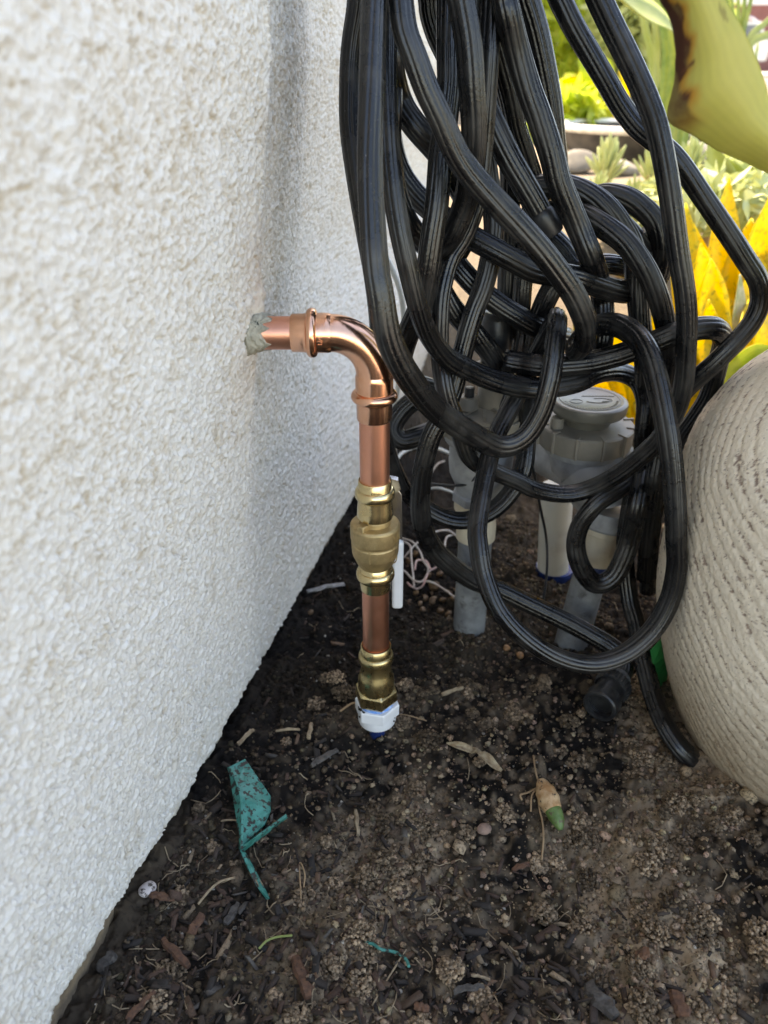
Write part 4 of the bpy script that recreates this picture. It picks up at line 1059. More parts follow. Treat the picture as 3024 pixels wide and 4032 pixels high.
mb = MB(); mb.plate([G(942, 3344, .014), G(956, 3346, .014), G(1010, 3445, .010), G(1056, 3536, .006), G(1048, 3542, .002), G(1010, 3490, .004), G(968, 3410, .006)], (0.0012, 0.001, -0.002)); bevel(mb.build('stake_point', M_teal, st, smooth=False), 0.0004)

def chip(name, a, b, w, m, label, cat, group, lift=0.003, jag=0.25, thick=0.3):
    """ragged sliver from photo pixel a to b, w px wide"""
    A, B = gsurf(*a, lift), gsurf(*b, lift)
    t = (B - A); L = t.length; t.normalize()
    sd = Vector((-t.y, t.x, 0)).normalized(); wm = w * pxm((a[1] + b[1]) / 2, A.y)
    nseg = 7; v = []; f = []
    for i in range(nseg):
        s = i / (nseg - 1); ww = wm * 0.5 * (0.55 + 0.6 * math.sin(math.pi * (0.15 + 0.7 * s))) * (1 + jag * random.uniform(-1, 1))
        p = A + t * (L * s) + sd * (wm * 0.15 * random.uniform(-1, 1)) + Vector((0, 0, 0.0015 * math.sin(s * 3)))
        for q, z in ((-1, 0), (-.6, thick), (.6, thick * 1.1), (1, 0), (.6, -thick), (-.6, -thick)):
            v.append(p + sd * (q * ww) + Vector((0, 0, z * wm * (1 + jag * random.uniform(-1, 1)))))
    for i in range(nseg - 1):
        for j in range(6):
            k = (j + 1) % 6; f.append([i * 6 + j, i * 6 + k, i * 6 + 6 + k, i * 6 + 6 + j])
    f += [list(range(6))[::-1], [(nseg - 1) * 6 + j for j in range(6)]]
    o = mk(name, v, f, m, None, smooth=False); tag(o, label, cat, group); return o
GB = 'bark chips on the soil'
chip('bark_chip', (745, 3690), (795, 3600), 38, M_bark, 'red-brown bark chip standing out below the teal stake', 'bark chip', GB)
chip('bark_chip', (890, 3640), (940, 3560), 34, M_barkg, 'dark grey bark sliver right of the red-brown chip below stake', 'bark chip', GB)
chip('bark_chip', (640, 3700), (740, 3810), 34, M_bark, 'long brown bark strip near the lower wall base', 'bark chip', GB)
chip('bark_chip', (1160, 3770), (1215, 3930), 44, M_bark, 'large brown bark flake at bottom centre left of green thread', 'bark chip', GB)
chip('bark_chip', (500, 4020), (610, 3905), 32, M_bark, 'straight brown bark splinter at the very bottom left', 'bark chip', GB)
chip('bark_chip', (385, 3830), (450, 3755), 52, M_barkg, 'broad grey-brown bark flake against the foundation', 'bark chip', GB)
chip('bark_chip', (1785, 3905), (1905, 3885), 28, M_barkg, 'pale grey wood chip with pointed ends at bottom centre', 'bark chip', GB)
chip('bark_chip', (2310, 3880), (2420, 4010), 60, M_barkg, 'charred grey wood piece at the bottom right', 'bark chip', GB, thick=.4)
chip('bark_chip', (2655, 3905), (2690, 4010), 56, M_bark, 'tan triangular wood flake near the bottom right corner', 'bark chip', GB)
chip('bark_chip', (2015, 3425), (2085, 3405), 24, M_bark, 'small red-brown chip below the bulb root tip', 'bark chip', GB)
chip('bark_chip', (2500, 3770), (2555, 3755), 42, M_bark, 'squarish brown bark chip at lower right beside pale crumbs', 'bark chip', GB)
chip('bark_chip', (1630, 3965), (1690, 3975), 34, M_bark, 'small tan bark block at bottom edge near centre', 'bark chip', GB)
chip('bark_chip', (1225, 3015), (1330, 2955), 24, M_barkg, 'dark bark sliver above the pale clods right of stake', 'bark chip', GB)
chip('bark_chip', (690, 3540), (590, 3525), 30, M_bark, 'reddish curled bark bit beside the pale stone', 'bark chip', GB)
GS = 'dry sticks on the soil'
chip('dry_stick', (1086, 2878), (1180, 2875), 9, M_stick, 'thin tan stick lying level left of the white adapter', 'stick', GS, thick=.5)
chip('dry_stick', (938, 2932), (998, 2874), 15, M_stick, 'short pale stick pointing up right near the wall base', 'stick', GS, thick=.5)
chip('dry_stick', (1402, 3190), (1410, 3290), 14, M_stick, 'pale mottled stick standing upright in view below the adapter', 'stick', GS, thick=.5)
chip('dry_stick', (1740, 2735), (1825, 2710), 14, M_stick, 'broken pale stick right of the brass adapter', 'stick', GS, thick=.5)
chip('dry_stick', (1210, 2330), (1355, 2300), 20, mat('grey_twig', (0.30, 0.28, 0.27), 0.9, c2=(0.2, 0.18, 0.17), scale=200), 'grey weathered twig close to wall beside brass valve', 'stick', GS, lift=.004)
chip('dry_stick', (1215, 2905), (1228, 2850), 18, M_stick, 'stubby tan stick standing left of blue pipe stub', 'stick', GS, thick=.5)
chip('dry_stick', (1855, 3840), (1930, 3860), 12, M_stick, 'thin pale stick beside the grey wood chip at bottom', 'stick', GS, thick=.5)
chip('dry_stick', (2180, 3640), (2250, 3648), 12, M_stick, 'small tan stick on the lighter soil patch at right', 'stick', GS, thick=.5)
chip('dry_stick', (1465, 3960), (1600, 3740), 7, M_stick, 'long thin straw crossing under the green thread', 'stick', GS, thick=.5)
def strand(name, pl, r, m, label, cat, lift=.004, group=None):
    pts_ = [gsurf(x, y, lift + .002) for x, y in pl]
    return wire(name, pts_, r, m, label, cat, group, n=6)
strand('green_thread', [(1438, 3710), (1470, 3718), (1500, 3738), (1540, 3745), (1580, 3760), (1600, 3780), (1610, 3805)], .0011, M_teal, 'thin green plastic thread curving on soil at bottom centre', 'thread')
strand('dry_stalk', [(780, 3560), (830, 3500), (870, 3470), (925, 3455)], .0009, M_stick, 'thin curved straw stalk below the stake tip', 'straw', group='thin straw stalks')
strand('dry_stalk', [(1020, 3735), (1050, 3705), (1090, 3690), (1150, 3683)], .0008, M_pale, 'thin greenish straw arc below the stake', 'straw', group='thin straw stalks')
strand('dry_stalk', [(870, 3232), (905, 3228), (950, 3232)], .0007, M_stick, 'tiny straw lying across the stake edge', 'straw', group='thin straw stalks')
strand('dry_stalk', [(1570, 2812), (1610, 2818), (1680, 2838)], .0006, M_root, 'fine brown root tendril touching the white adapter', 'root', group='fine roots')
strand('dry_stalk', [(1340, 2800), (1390, 2768), (1430, 2775)], .0010, M_root, 'brown root running into soil left of the adapter', 'root', group='fine roots')
strand('dry_stalk', [(1195, 3500), (1200, 3440), (1180, 3400), (1185, 3540)], .0006, M_root, 'fine looping root right of the stake point', 'root', group='fine roots')
# dry curled leaf
dl = empty('dry_leaf', gsurf(1860, 2980)); tag(dl, 'curled dry tan leaf lying above the sprouting bulb', 'leaf')
p_ = [gsurf(1758, 2925, .010), gsurf(1810, 2935, .012), gsurf(1860, 2955, .008), gsurf(1900, 2975, .012), gsurf(1935, 3005, .010), gsurf(1975, 3035, .005)]
leaf('leaf_blade', p_, [.0005, .0030, .0026, .0032, .0036, .0010], M_dryleaf, dl, up=(0.5, -0.7, 0.5), fold=0.8, thick=.0005, wob=.3)
# sprouting bulb
bl = empty('sprouting_bulb', gsurf(2170, 3150)); tag(bl, 'brown plant bulb with green tip and stringy roots on the soil', 'bulb')
b0, b1, b2 = gsurf(2128, 3070, .008), gsurf(2178, 3190, .010), gsurf(2208, 3268, .007)
Q = crom(np.array([tuple(b0), tuple((b0 + b1) / 2), tuple(b1)]), 16)
mb = MB(); rr = [0.0012 + 0.0074 * math.sin(math.pi * (0.05 + 0.72 * k / (len(Q) - 1))) ** .8 * (1 + .05 * math.sin(k * 1.3)) for k in range(len(Q))]
mb.tube(Q, rr, n=24); bo_ = mb.build('bulb_body', M_bulb, bl, sharp=0)
Q = crom(np.array([tuple(b1 - (b1 - b0) * 0.1), tuple(b1 + (b2 - b1) * .5 + Vector((0, 0, .001))), tuple(b2)]), 14)
mb = MB(); mb.tube(Q, [0.0062 * math.cos(1.35 * (k / (len(Q) - 1)) ** 1.6) + .0003 for k in range(len(Q))], n=24); mb.build('green_tip', M_bulbg, bl, sharp=0)
for pl in ([(2125, 3090), (2112, 3050), (2105, 3010), (2100, 2975)], [(2128, 3100), (2122, 3170), (2135, 3230), (2140, 3300), (2133, 3385)], [(2120, 3105), (2095, 3130), (2090, 3195)], [(2118, 3100), (2080, 3120), (2050, 3130), (2055, 3150)]):
    wire('root', [gsurf(x, y, .005) for x, y in pl], .0008, M_root, None, n=6, parent=bl)
# stones
def stone(name, x, y, w, m, label, cat='stone', group=None, sq=.7, lift=0.0):
    p = gsurf(x, y); r = w * 0.5 * pxm(y, p.y)
    o = blobs(name, np.array([[p.x, p.y, p.z + r * .35 + lift]]), [r], m, None, None, jit=.22, squash=sq)
    sub = o.modifiers.new('s', 'SUBSURF'); sub.levels = 1; sub.render_levels = 2
    tag(o, label, cat, group); return o
stone('pale_stone', 582, 3510, 88, M_stone, 'whitish speckled stone at the foot of the wall')
stone('pink_stone', 1905, 3270, 66, M_pinkst, 'pinkish brown pebble left of the bulb roots')
stone('white_pebble', 1586, 3535, 22, M_stone, 'tiny white pebble on the soil below centre')
stone('white_pebble', 2660, 3425, 38, M_stone, 'pale flat pebble on the soil at right', sq=.3)
stone('orange_nut', 2048, 2585, 40, mat('orange_nut', (0.36, 0.17, 0.06), .5, c2=(.2, .1, .04), scale=150), 'orange brown nut behind the bottom of the hose loop', 'nut')
stone('orange_nut', 1995, 2555, 36, MATS['orange_nut'], 'smaller brown nut left of the orange one under the hose loop', 'nut')
# snail shells heaped behind the lever
k = 0
for x, y, w in [(1714, 2318, 66), (1672, 2360, 42), (1705, 2380, 50), (1742, 2372, 44), (1790, 2372, 62), (1652, 2382, 34), (1668, 2410, 36), (1738, 2412, 40), (1768, 2425, 46), (1700, 2345, 36), (1640, 2340, 36), (1760, 2340, 40), (1800, 2410, 40), (1640, 2190, 46), (1605, 2215, 44), (1735, 2270, 46), (1690, 2270, 36), (1790, 2330, 30), (1225, 2420, 44)]:
    p = gsurf(x, y); r = w * .5 * pxm(y, p.y)
    sn = empty('snail_shell', p)
    if x < 1300: lab = 'single brown snail shell lying near the wall left of the copper pipe'
    elif k == 0: lab = 'largest brown snail shell in the heap under the wires'
    elif (x, y) == (1790, 2372): lab = 'ribbed brown snail shell touching the left grey riser'
    else: lab = 'small brown snail shell in the heap beside the white lever'
    tag(sn, lab, 'snail shell', 'brown snail shells in the heap' if lab.startswith('small') else None)
    # spiral shell: a tube that shrinks as it coils
    Q = []; rr = []
    a0 = random.uniform(0, 6.28); tilt = Matrix.Rotation(random.uniform(-.7, .7), 3, 'X') @ Matrix.Rotation(random.uniform(-.7, .7), 3, 'Y')
    for i in range(44):
        a = a0 + i * 0.30; s = math.exp(-0.055 * i)
        Q.append(Vector((p.x, p.y, p.z + r * .55)) + tilt @ Vector((math.cos(a) * r * .46 * s, math.sin(a) * r * .46 * s, (1 - s) * r * .75 - r * .25)))
        rr.append(r * .56 * s)
    mb = MB(); mb.tube(Q, rr, n=14); mb.build('shell_whorl', M_nut, sn, sharp=0)
    k += 1

# ------------------------------------------------------------ crumbs and mulch that nobody could count
def inside(x, y):
    return (x > wallX(y, 0.0) + 0.004) & (np.hypot(x - PX, y - PYc) > 0.14)
def scatter(n, y0, y1, dens):
    xs = []; ys = []
    while len(xs) < n:
        y = rng.uniform(y0, y1, 4000); h = 0.53 * (y / 0.7 * 0.6 + 0.25) + .05
        x = rng.uniform(-0.34, 0.36, 4000)
        ok = inside(x, y) & (rng.random(4000) < dens(x, y)) & (np.abs(x) < 0.62 * (y * .87 + .25 * .5) + .05)
        xs += list(x[ok]); ys += list(y[ok])
    return np.array(xs[:n]), np.array(ys[:n])
def soil_z(x, y): return zter(x, y) + soil_h(x, y)
cl_d = lambda x, y: sst(0.36, 0.62, fbm(x * 11 + 2, y * 11 + 8, 4, 2)) * 0.7 + 0.30
NC = 25000
xs, ys = scatter(NC, 0.10, 0.86, cl_d)
rs = 0.0005 + 0.0023 * rng.random(NC) ** 3.4
big = rng.random(NC) < 0.0015
rs[big] = rng.uniform(0.004, 0.0075, big.sum())
zs_ = soil_z(xs, ys) + rs * 0.35
tone_ = 0.35 + 0.9 * sst(0.02, 0.22, xs - wallX(ys, 0.0))[:, None] - 0.75 * sst(0.47, 0.60, ys)[:, None]; tone_ = np.clip(tone_, 0.12, 2)  # crumbs also darken far back, painted shade beneath the hose tangle
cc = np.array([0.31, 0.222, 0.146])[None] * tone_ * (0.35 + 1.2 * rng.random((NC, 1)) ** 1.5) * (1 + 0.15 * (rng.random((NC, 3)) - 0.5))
wh_ = rng.random(NC) < 0.03
cc[wh_] = np.array([0.42, 0.37, 0.31]) * rng.uniform(.6, 1.2, (wh_.sum(), 1)); rs[wh_] = np.minimum(rs[wh_], .0013)
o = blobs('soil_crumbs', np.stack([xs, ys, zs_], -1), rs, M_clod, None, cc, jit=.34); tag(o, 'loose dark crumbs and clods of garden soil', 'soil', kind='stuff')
# lumpy clods made of many grains
cs = []; rr_ = []; co_ = []
xs, ys = scatter(150, 0.25, 0.56, lambda x, y: cl_d(x, y) * (0.15 + sst(0.03, 0.14, x - wallX(y, 0.0))))
for x, y in zip(xs, ys):
    Rb = rng.uniform(.004, .0115); tone = rng.uniform(.6, 1.9)
    kk = int(50 + Rb * 14000)
    dv = rng.normal(size=(kk, 3)); dv /= np.linalg.norm(dv, axis=1, keepdims=True); dv[:, 2] = np.abs(dv[:, 2]) * .75
    z0 = float(soil_z(np.array([x]), np.array([y]))[0]) - Rb * .15
    pr_ = np.array([x, y, z0]) + dv * Rb * rng.uniform(.6, 1.05, (kk, 1))
    cs.append(pr_); rr_.append(rng.uniform(.0006, .0019, kk)); co_.append(np.array([.25, .178, .116]) * tone * rng.uniform(.35, 1.35, (kk, 1)))
o = blobs('soil_clods', np.vstack(cs), np.concatenate(rr_), M_clod, None, np.vstack(co_), jit=.35); tag(o, 'larger lumpy clods of paler soil', 'soil', kind='stuff')
# mulch slivers
n = 5600
md = lambda x, y: np.clip(1.3 - 3.9 * np.clip(y - 0.24, 0, 1) ** .8 - 3.0 * np.clip(x + 0.02, 0, 1), .05, 1)
xs, ys = scatter(n, 0.12, 0.78, md)
Ls = 0.0010 + 0.0085 * rng.random(n) ** 3.6; Ws = Ls * rng.uniform(.07, .36, n) + .0003; Ts = Ws * rng.uniform(.25, .6, n)
yaw = rng.random(n) * 6.283; pit = rng.normal(0, .38, n)
zz = soil_z(xs, ys) + 0.0004 + 0.35 * Ls * np.abs(np.sin(pit))
bx = np.array([[-1, -.7, -1], [-.85, .8, -1], [.9, 1, -1], [1, -.6, -1], [-1, -.5, 1], [-.8, .7, 1], [.85, .8, 1], [1, -.5, 1]], float)
V = bx[None] * np.stack([Ls, Ws, Ts], -1)[:, None, :] * (1 + .35 * (rng.random((n, 8, 3)) - .5))
cp_, sp_ = np.cos(pit)[:, None], np.sin(pit)[:, None]
xx = V[..., 0] * cp_ - V[..., 2] * sp_; z2 = V[..., 0] * sp_ + V[..., 2] * cp_
cy_, sy2 = np.cos(yaw)[:, None], np.sin(yaw)[:, None]
V = np.stack([xx * cy_ - V[..., 1] * sy2 + xs[:, None], xx * sy2 + V[..., 1] * cy_ + ys[:, None], z2 + zz[:, None]], -1)
qf = np.array([[0, 1, 2, 3], [7, 6, 5, 4], [0, 4, 5, 1], [1, 5, 6, 2], [2, 6, 7, 3], [3, 7, 4, 0]])
Fq = (qf[None, :, ::-1] + (np.arange(n) * 8)[:, None, None]).reshape(-1, 4)
pal = np.array([[.075, .042, .028], [.045, .030, .022], [.030, .023, .019], [.13, .075, .045], [.24, .17, .105], [.10, .085, .072]])
ci = rng.choice(6, n, p=[.30, .27, .22, .09, .06, .06])
cm = pal[ci] * rng.uniform(.6, 1.35, (n, 1))
o = tri_mesh('mulch_slivers', V.reshape(-1, 3), Fq, M_chip, None, np.repeat(cm, 8, 0), smooth=False); tag(o, 'fine brown bark mulch slivers strewn over the soil', 'mulch', kind='stuff')
# fine fibres
mb = MB()
xs, ys = scatter(170, 0.23, 0.7, md)
for x, y in zip(xs, ys):
    a = random.uniform(0, 6.28); L = random.uniform(.006, .026); c = random.uniform(-1.3, 1.3)
    Q = [(x + L * (s * math.cos(a + c * s)), y + L * (s * math.sin(a + c * s)), float(soil_z(np.array([x + L * s * math.cos(a + c * s)]), np.array([y + L * s * math.sin(a + c * s)]))[0]) + .0016) for s in np.linspace(0, 1, 6)]
    mb.tube(Q, random.uniform(.00025, .0005), n=5)
o = mb.build('root_fibres', M_stick, None, sharp=0); tag(o, 'fine pale root hairs and straw bits on the soil', 'roots', kind='stuff')

# ============================================================ SUNLIT GARDEN BEHIND
def bgp(x, y, Y): return pt(x, y, Y)
def ground_at(x, Y):                       # photo column x at distance Y, on the terrain
    d = ray(x, 600); X0 = d.x / d.y * Y
    z = float(zter(X0, Y)); return Vector((X0, Y, z))
# yellow leaves behind the pot
yl = empty('yellow_leaf_plant', (0.44, 1.0, float(zter(.44, 1.0)))); tag(yl, 'bright yellow speckled broad leaves in sun behind the clay pot', 'plant')
for (bx_, by_, tx, ty, Yb, w) in [(2720, 1420, 2700, 800, .98, 46), (2770, 1440, 2760, 960, .95, 52), (2800, 1420, 2870, 700, 1.02, 50), (2830, 1420, 2800, 1020, .93, 44), (2880, 1400, 2960, 860, .99, 66), (2950, 1400, 3040, 760, 1.03, 70), (2920, 1430, 2990, 1010, .94, 60), (2990, 1430, 3060, 1000, .97, 70), (2860, 1480, 2980, 1330, .90, 30), (2760, 1500, 2720, 1150, .96, 50), (2990, 1350, 3080, 1150, .91, 50), (2640, 1500, 2610, 1120, 1.02, 40), (2500, 1560, 2480, 1300, 1.0, 46), (2460, 1600, 2380, 1180, 1.03, 46), (2420, 1620, 2260, 1250, 1.05, 40), (2560, 1700, 2540, 1450, 1.0, 40), (2740, 1460, 2730, 880, 1.06, 52), (2850, 1440, 2840, 840, 1.08, 54), (2900, 1420, 2920, 930, 1.07, 60), (3010, 1420, 3010, 880, 1.08, 64), (2800, 1540, 2790, 1180, .92, 40), (2940, 1480, 2950, 1180, .91, 46)]:
    b = bgp(bx_, by_, Yb); t = bgp(tx, ty, Yb + random.uniform(-.05, .08))
    g = Vector((b.x + .01, Yb + .03, float(zter(b.x, Yb)) - .01))
    m_ = (b + t) / 2 + Vector((random.uniform(-.01, .01), random.uniform(-.02, .02), 0))
    ww = 1.45 * w * pxm(1100, Yb)
    leaf('leaf_blade', [g, b, m_, (m_ + t) / 2, t], [ww * .15, ww * .6, ww, ww * .75, .001], M_yellow, yl, up=(random.uniform(-.4, .4), -1, .2), fold=.30, wob=.05)
leaf('leaf_blade', [bgp(2850, 1500, .93), bgp(2880, 1400, .93), bgp(2905, 1250, .95), bgp(2915, 1080, .97)], [.004, .012, .013, .001], mat('silver_green_leaf', (.30, .36, .16), .5, c2=(.5, .5, .4), scale=60, trans=.3), yl, up=(.5, -1, .2))
for pl in ([(2760, 1640), (2800, 1560), (2880, 1480), (3000, 1400)], [(2760, 1620), (2850, 1500), (2960, 1390), (3050, 1370)]):
    leaf('leaf_blade', [bgp(x, y, .86) for x, y in pl], [.006, .009, .008, .002], M_lime, yl, up=(0, -.8, .5))
# pale folded leaves
pa_ = empty('pale_leaf_plant', (.72, 1.55, float(zter(.72, 1.55)))); tag(pa_, 'pale green folded broad leaf standing behind the yellow leaves', 'plant')
for pl, w in (([(2900, 1050), (2890, 900), (2850, 740), (2800, 560)], [.03, .05, .05, .01]), ([(2960, 980), (2950, 850), (2900, 700), (2850, 620)], [.02, .035, .03, .004]), ([(2930, 1100), (2990, 900), (3030, 800), (3060, 700)], [.02, .04, .03, .004])):
    q = [bgp(x, y, 1.45) for x, y in pl]; q = [Vector((q[0].x, q[0].y, float(zter(q[0].x, q[0].y))))] + q
    leaf('leaf_blade', q, [.010] + [k_ * .6 for k_ in w], M_pale, pa_, up=(-.5, -1, .1), fold=.5)
# strap leaves
sp_ = empty('strap_leaf_plant', (.75, 2.0, float(zter(.75, 2.0)))); tag(sp_, 'tall narrow strap leaves behind the hose and drooping leaf', 'plant')
for i, (bx_, tx, ty, w) in enumerate([(2560, 2545, -200, .016), (2590, 2580, -160, .022), (2610, 2620, -100, .028), (2640, 2600, 20, .020), (2650, 2650, -200, .026), (2670, 2685, -60, .020), (2600, 2540, 60, .010), (2630, 2655, 250, .010), (2690, 2720, -100, .02), (2575, 2500, -60, .018)]):
    Yb = 1.9 + .05 * (i % 4); b = ground_at(bx_, Yb)
    t = bgp(tx, ty, Yb + .1); m_ = (b + t) / 2 + Vector((.02, 0, .02))
    leaf('leaf_blade', [b, b * .6 + m_ * .4, m_, (m_ + t) / 2, t], [w * .30, w * .42, w * .42, w * .34, .002], M_strap if i % 3 else M_pale, sp_, up=(random.uniform(-.3, .3), -1, .1), fold=.3)
# big leaf arching across the top
leaf('leaf_blade', [bgp(2690, 160, 1.9), bgp(2600, 90, 1.85), bgp(2480, 30, 1.8), bgp(2380, -60, 1.75)], [.03, .05, .05, .02], M_pale, sp_, up=(0, -.6, .8))
gs_ = empty('thin_leaf_plant', (1.15, 2.2, float(zter(1.15, 2.2)))); tag(gs_, 'spiky narrow leaves crossing the parked car at top right', 'plant')
for (bx_, by_, tx, ty, w) in [(2905, 330, 2900, -200, .012), (2900, 300, 2945, -160, .014), (2895, 260, 2990, -140, .014), (2930, 190, 3090, 30, .016), (2940, 200, 3110, 110, .02), (2965, 260, 2985, 170, .012), (2885, 240, 2870, -220, .010), (2880, 220, 2835, -160, .012)]:
    b = bgp(bx_, by_, 2.1); t = bgp(tx, ty, 2.15); g = ground_at(2900, 2.2)
    leaf('leaf_blade', [g, g * .5 + b * .5 + Vector((.0, .0, -.02)), b, (b + t) / 2 + Vector((0, 0, .01)), t], [.004, .005, w * .42, w * .40, .002], M_strap if ty < 0 else M_pale, gs_, up=(.2, -1, .3), fold=.3)
# lime leaves left part of the gap
lm = empty('lime_leaf_plant', (.65, 3.0, float(zter(.65, 3.0)))); tag(lm, 'bright lime green broad leaves seen between the hanging hose runs', 'plant')
for i, (bx_, tx, ty, w) in enumerate([(2240, 2250, 300, .05), (2270, 2290, 180, .06), (2300, 2330, 240, .06), (2250, 2210, 330, .05), (2210, 2180, 420, .05), (2330, 2380, 340, .05), (2350, 2440, 300, .05), (2380, 2480, 380, .05), (2230, 2300, 420, .025), (2160, 2120, 480, .05), (2090, 2060, 400, .05), (2040, 1980, 360, .05), (1990, 1930, 330, .04), (2130, 2080, 560, .05), (2200, 2230, 560, .05), (2100, 2000, 600, .06), (2060, 1950, 760, .06)]):
    Yb = 2.85 + .09 * (i % 5); b = ground_at(bx_, Yb); t = bgp(tx, ty, Yb - .1 + .05 * (i % 3)); m_ = (b + t) / 2 + Vector((random.uniform(-.03, .03), -.02, .05))
    leaf('leaf_blade', [b, m_, (m_ + t) / 2 + Vector((0, 0, .02)), t], [w * .25, w * .75, w * .6, .002], M_lime if i % 6 else M_yellow, lm, up=(random.uniform(-.5, .5), -1, .4), fold=.25, wob=.06)
# finger succulents
LV, LF = None, None
def finger_mesh():
    mb = MB(); mb.lathe([(0.10, 0.0), (0.16, .25), (0.19, .55), (0.16, .82), (0.07, .97), (0.0, 1.0)], n=8, cap=False)
    me = bpy.data.meshes.new('finger_leaf'); me.from_pydata([tuple(p) for p in mb.v], [], mb.f); me.update()
    me.polygons.foreach_set('use_smooth', np.ones(len(me.polygons), bool)); me.materials.append(M_succ); return me
FM = finger_mesh()
def succulent(x, y, Yb, size, nl, label):
    top = bgp(x, y, Yb); b = Vector((top.x, top.y, float(zter(top.x, Yb))))
    s = empty('finger_succulent', b); tag(s, label, 'succulent', 'blue-green finger succulents')
    mb = MB(); mb.tube([b, (b + top) / 2 + Vector((.006, 0, 0)), top], .008, n=8); mb.build('stem', M_stem, s)
    for i in range(nl):
        a = i * 2.4; e = 0.25 + 1.05 * (i / nl) ** .7
        e = 0.5 + 0.75 * e
        d = Vector((math.cos(a) * math.cos(e), math.sin(a) * math.cos(e), math.sin(e)))
        lf = bpy.data.objects.new('finger_leaf', FM); col.objects.link(lf); lf.parent = s
        L = size * random.uniform(.75, 1.15)
        lf.location = (top - b) + d * .006 - Vector((0, 0, .018 * (1 - i / nl)))
        lf.rotation_euler = d.to_track_quat('Z', 'Y').to_euler(); lf.scale = (L * .34, L * .34, L)
succulent(2385, 690, 1.75, .070, 30, 'finger succulent rosette standing alone before the white-rimmed bowl')
succulent(2350, 770, 1.65, .045, 18, 'finger succulent just below the rosette before the bowl')
succulent(2490, 800, 1.60, .050, 22, 'finger succulent peeking left of the long hose run')
succulent(2560, 690, 1.7, .05, 14, 'finger succulent half hidden by the hose crossing')
succulent(2715, 680, 1.6, .060, 30, 'finger succulent under the tip of the drooping leaf')
succulent(2800, 790, 1.5, .055, 26, 'finger succulent among the yellow leaves right of the hose')
succulent(2985, 830, 1.4, .060, 28, 'finger succulent at the right edge above the yellow leaves')
succulent(2470, 880, 1.5, .045, 20, 'finger succulent low behind the ribbed hose coupling')
# low pale foliage between the succulents
def shrub_at(x, y, Yb, sz, n, m, lab, ls):
    p = bgp(x, y, Yb); shrub('low_foliage', Vector((p.x, p.y, max(p.z, float(zter(p.x, Yb)) + .02))), sz, n, m, lab, 'ground cover', ls)
LATE = [(2850, 800, 1.30, (.10, .08, .05), 420, M_succ, 'tuft of pale narrow leaves above the yellow leaves', .022), (2690, 760, 1.55, (.08, .08, .05), 320, M_succ, 'tuft of pale narrow leaves right of the long hose run', .022), (2480, 830, 1.6, (.08, .06, .04), 260, M_succ, 'low tuft of pale leaves behind the hose arcs', .02), (2990, 700, 1.5, (.09, .08, .06), 320, M_pale, 'pale leafy tuft at the right edge below the drooping leaf', .025), (2240, 470, 2.7, (.10, .1, .10), 260, M_lime, 'lime leafy tuft left of the planter bowl', .05)]
# white rimmed bowl
bc = bgp(2545, 490, 2.45); zb0 = float(zter(bc.x, 2.45)) + .0
bw = empty('planter_bowl', (bc.x, bc.y, zb0)); tag(bw, 'shallow black planter bowl with white rim on sandy ground', 'bowl')
rb_ = 0.255; hz = bc.z
mb = MB(); mb.lathe([(rb_ * .72, zb0 - .02), (rb_ * .9, (zb0 + hz) / 2), (rb_ * .95, hz - .012), (rb_ * .9, hz - .012), (rb_ * .85, hz - .03), (0, hz - .035)], (bc.x, bc.y, 0), n=56, cap=False); mb.build('bowl_body', M_bowlb, bw)
mb = MB(); mb.lathe([(rb_ * .90, hz - .010), (rb_ * .97, hz - .014), (rb_ * 1.0, hz - .006), (rb_ * .99, hz + .004), (rb_ * .92, hz + .005), (rb_ * .89, hz - .004)], (bc.x, bc.y, 0), n=64, cap=False); mb.build('rim', M_bowlw, bw)
# rocks
for x, y, Yb, r, lab in [(2700, 560, 2.1, .10, 'grey rock beside the bowl under the drooping leaf'), (2250, 620, 2.0, .09, 'grey rock left of the finger succulent'), (2440, 690, 1.95, .07, 'dark rock right of the lone finger succulent')]:
    p = bgp(x, y, Yb)
    o = blobs('garden_rock', np.array([[p.x, p.y, float(zter(p.x, Yb)) + r * .2]]), [r * .8], M_rock, None, None, jit=.55, squash=.55)
    sub = o.modifiers.new('s', 'SUBSURF'); sub.levels = 1; sub.render_levels = 2; tag(o, lab, 'rock', 'garden rocks')
# leafy shrub (masses of small leaves)
def shrub(name, c, size, n, m, label, cat='shrub', ls=.05):
    s = empty(name, (c.x, c.y, float(zter(c.x, c.y)))); tag(s, label, cat)
    P_ = rng.normal(size=(n, 3)); P_ /= np.linalg.norm(P_, axis=1, keepdims=True); P_ *= rng.random((n, 1)) ** .35
    P_ = P_ * np.array(size) * (0.75 + .5 * fbm(P_[:, :1] * 2 + 3, P_[:, 2:] * 2 + 3, 2, 2)) + np.array([c.x, c.y, c.z])
    a = rng.normal(size=(n, 3)); a /= np.linalg.norm(a, axis=1, keepdims=True)
    b = np.cross(a, rng.normal(size=(n, 3))); b /= np.linalg.norm(b, axis=1, keepdims=True)
    L = ls * rng.uniform(.6, 1.3, (n, 1))
    V = np.stack([P_ - a * L, P_ + b * L * .3, P_ + a * L, P_ - b * L * .3], 1)
    F = np.arange(n * 4).reshape(n, 4)
    o = tri_mesh('foliage', V.reshape(-1, 3), F, m, s, None, smooth=False)
    mb = MB()
    for k in range(5):
        e = Vector((c.x + size[0] * .5 * math.cos(k * 1.26), c.y + size[1] * .4 * math.sin(k * 1.26), c.z + size[2] * .3))
        mb.tube([(c.x, c.y, float(zter(c.x, c.y)) - .02), (Vector((c.x, c.y, c.z - size[2])) + e) / 2, e], [min(.018, size[0] * .05), min(.012, size[0] * .035), min(.006, size[0] * .02)], n=7)
    mb.build('stems', M_stem, s)
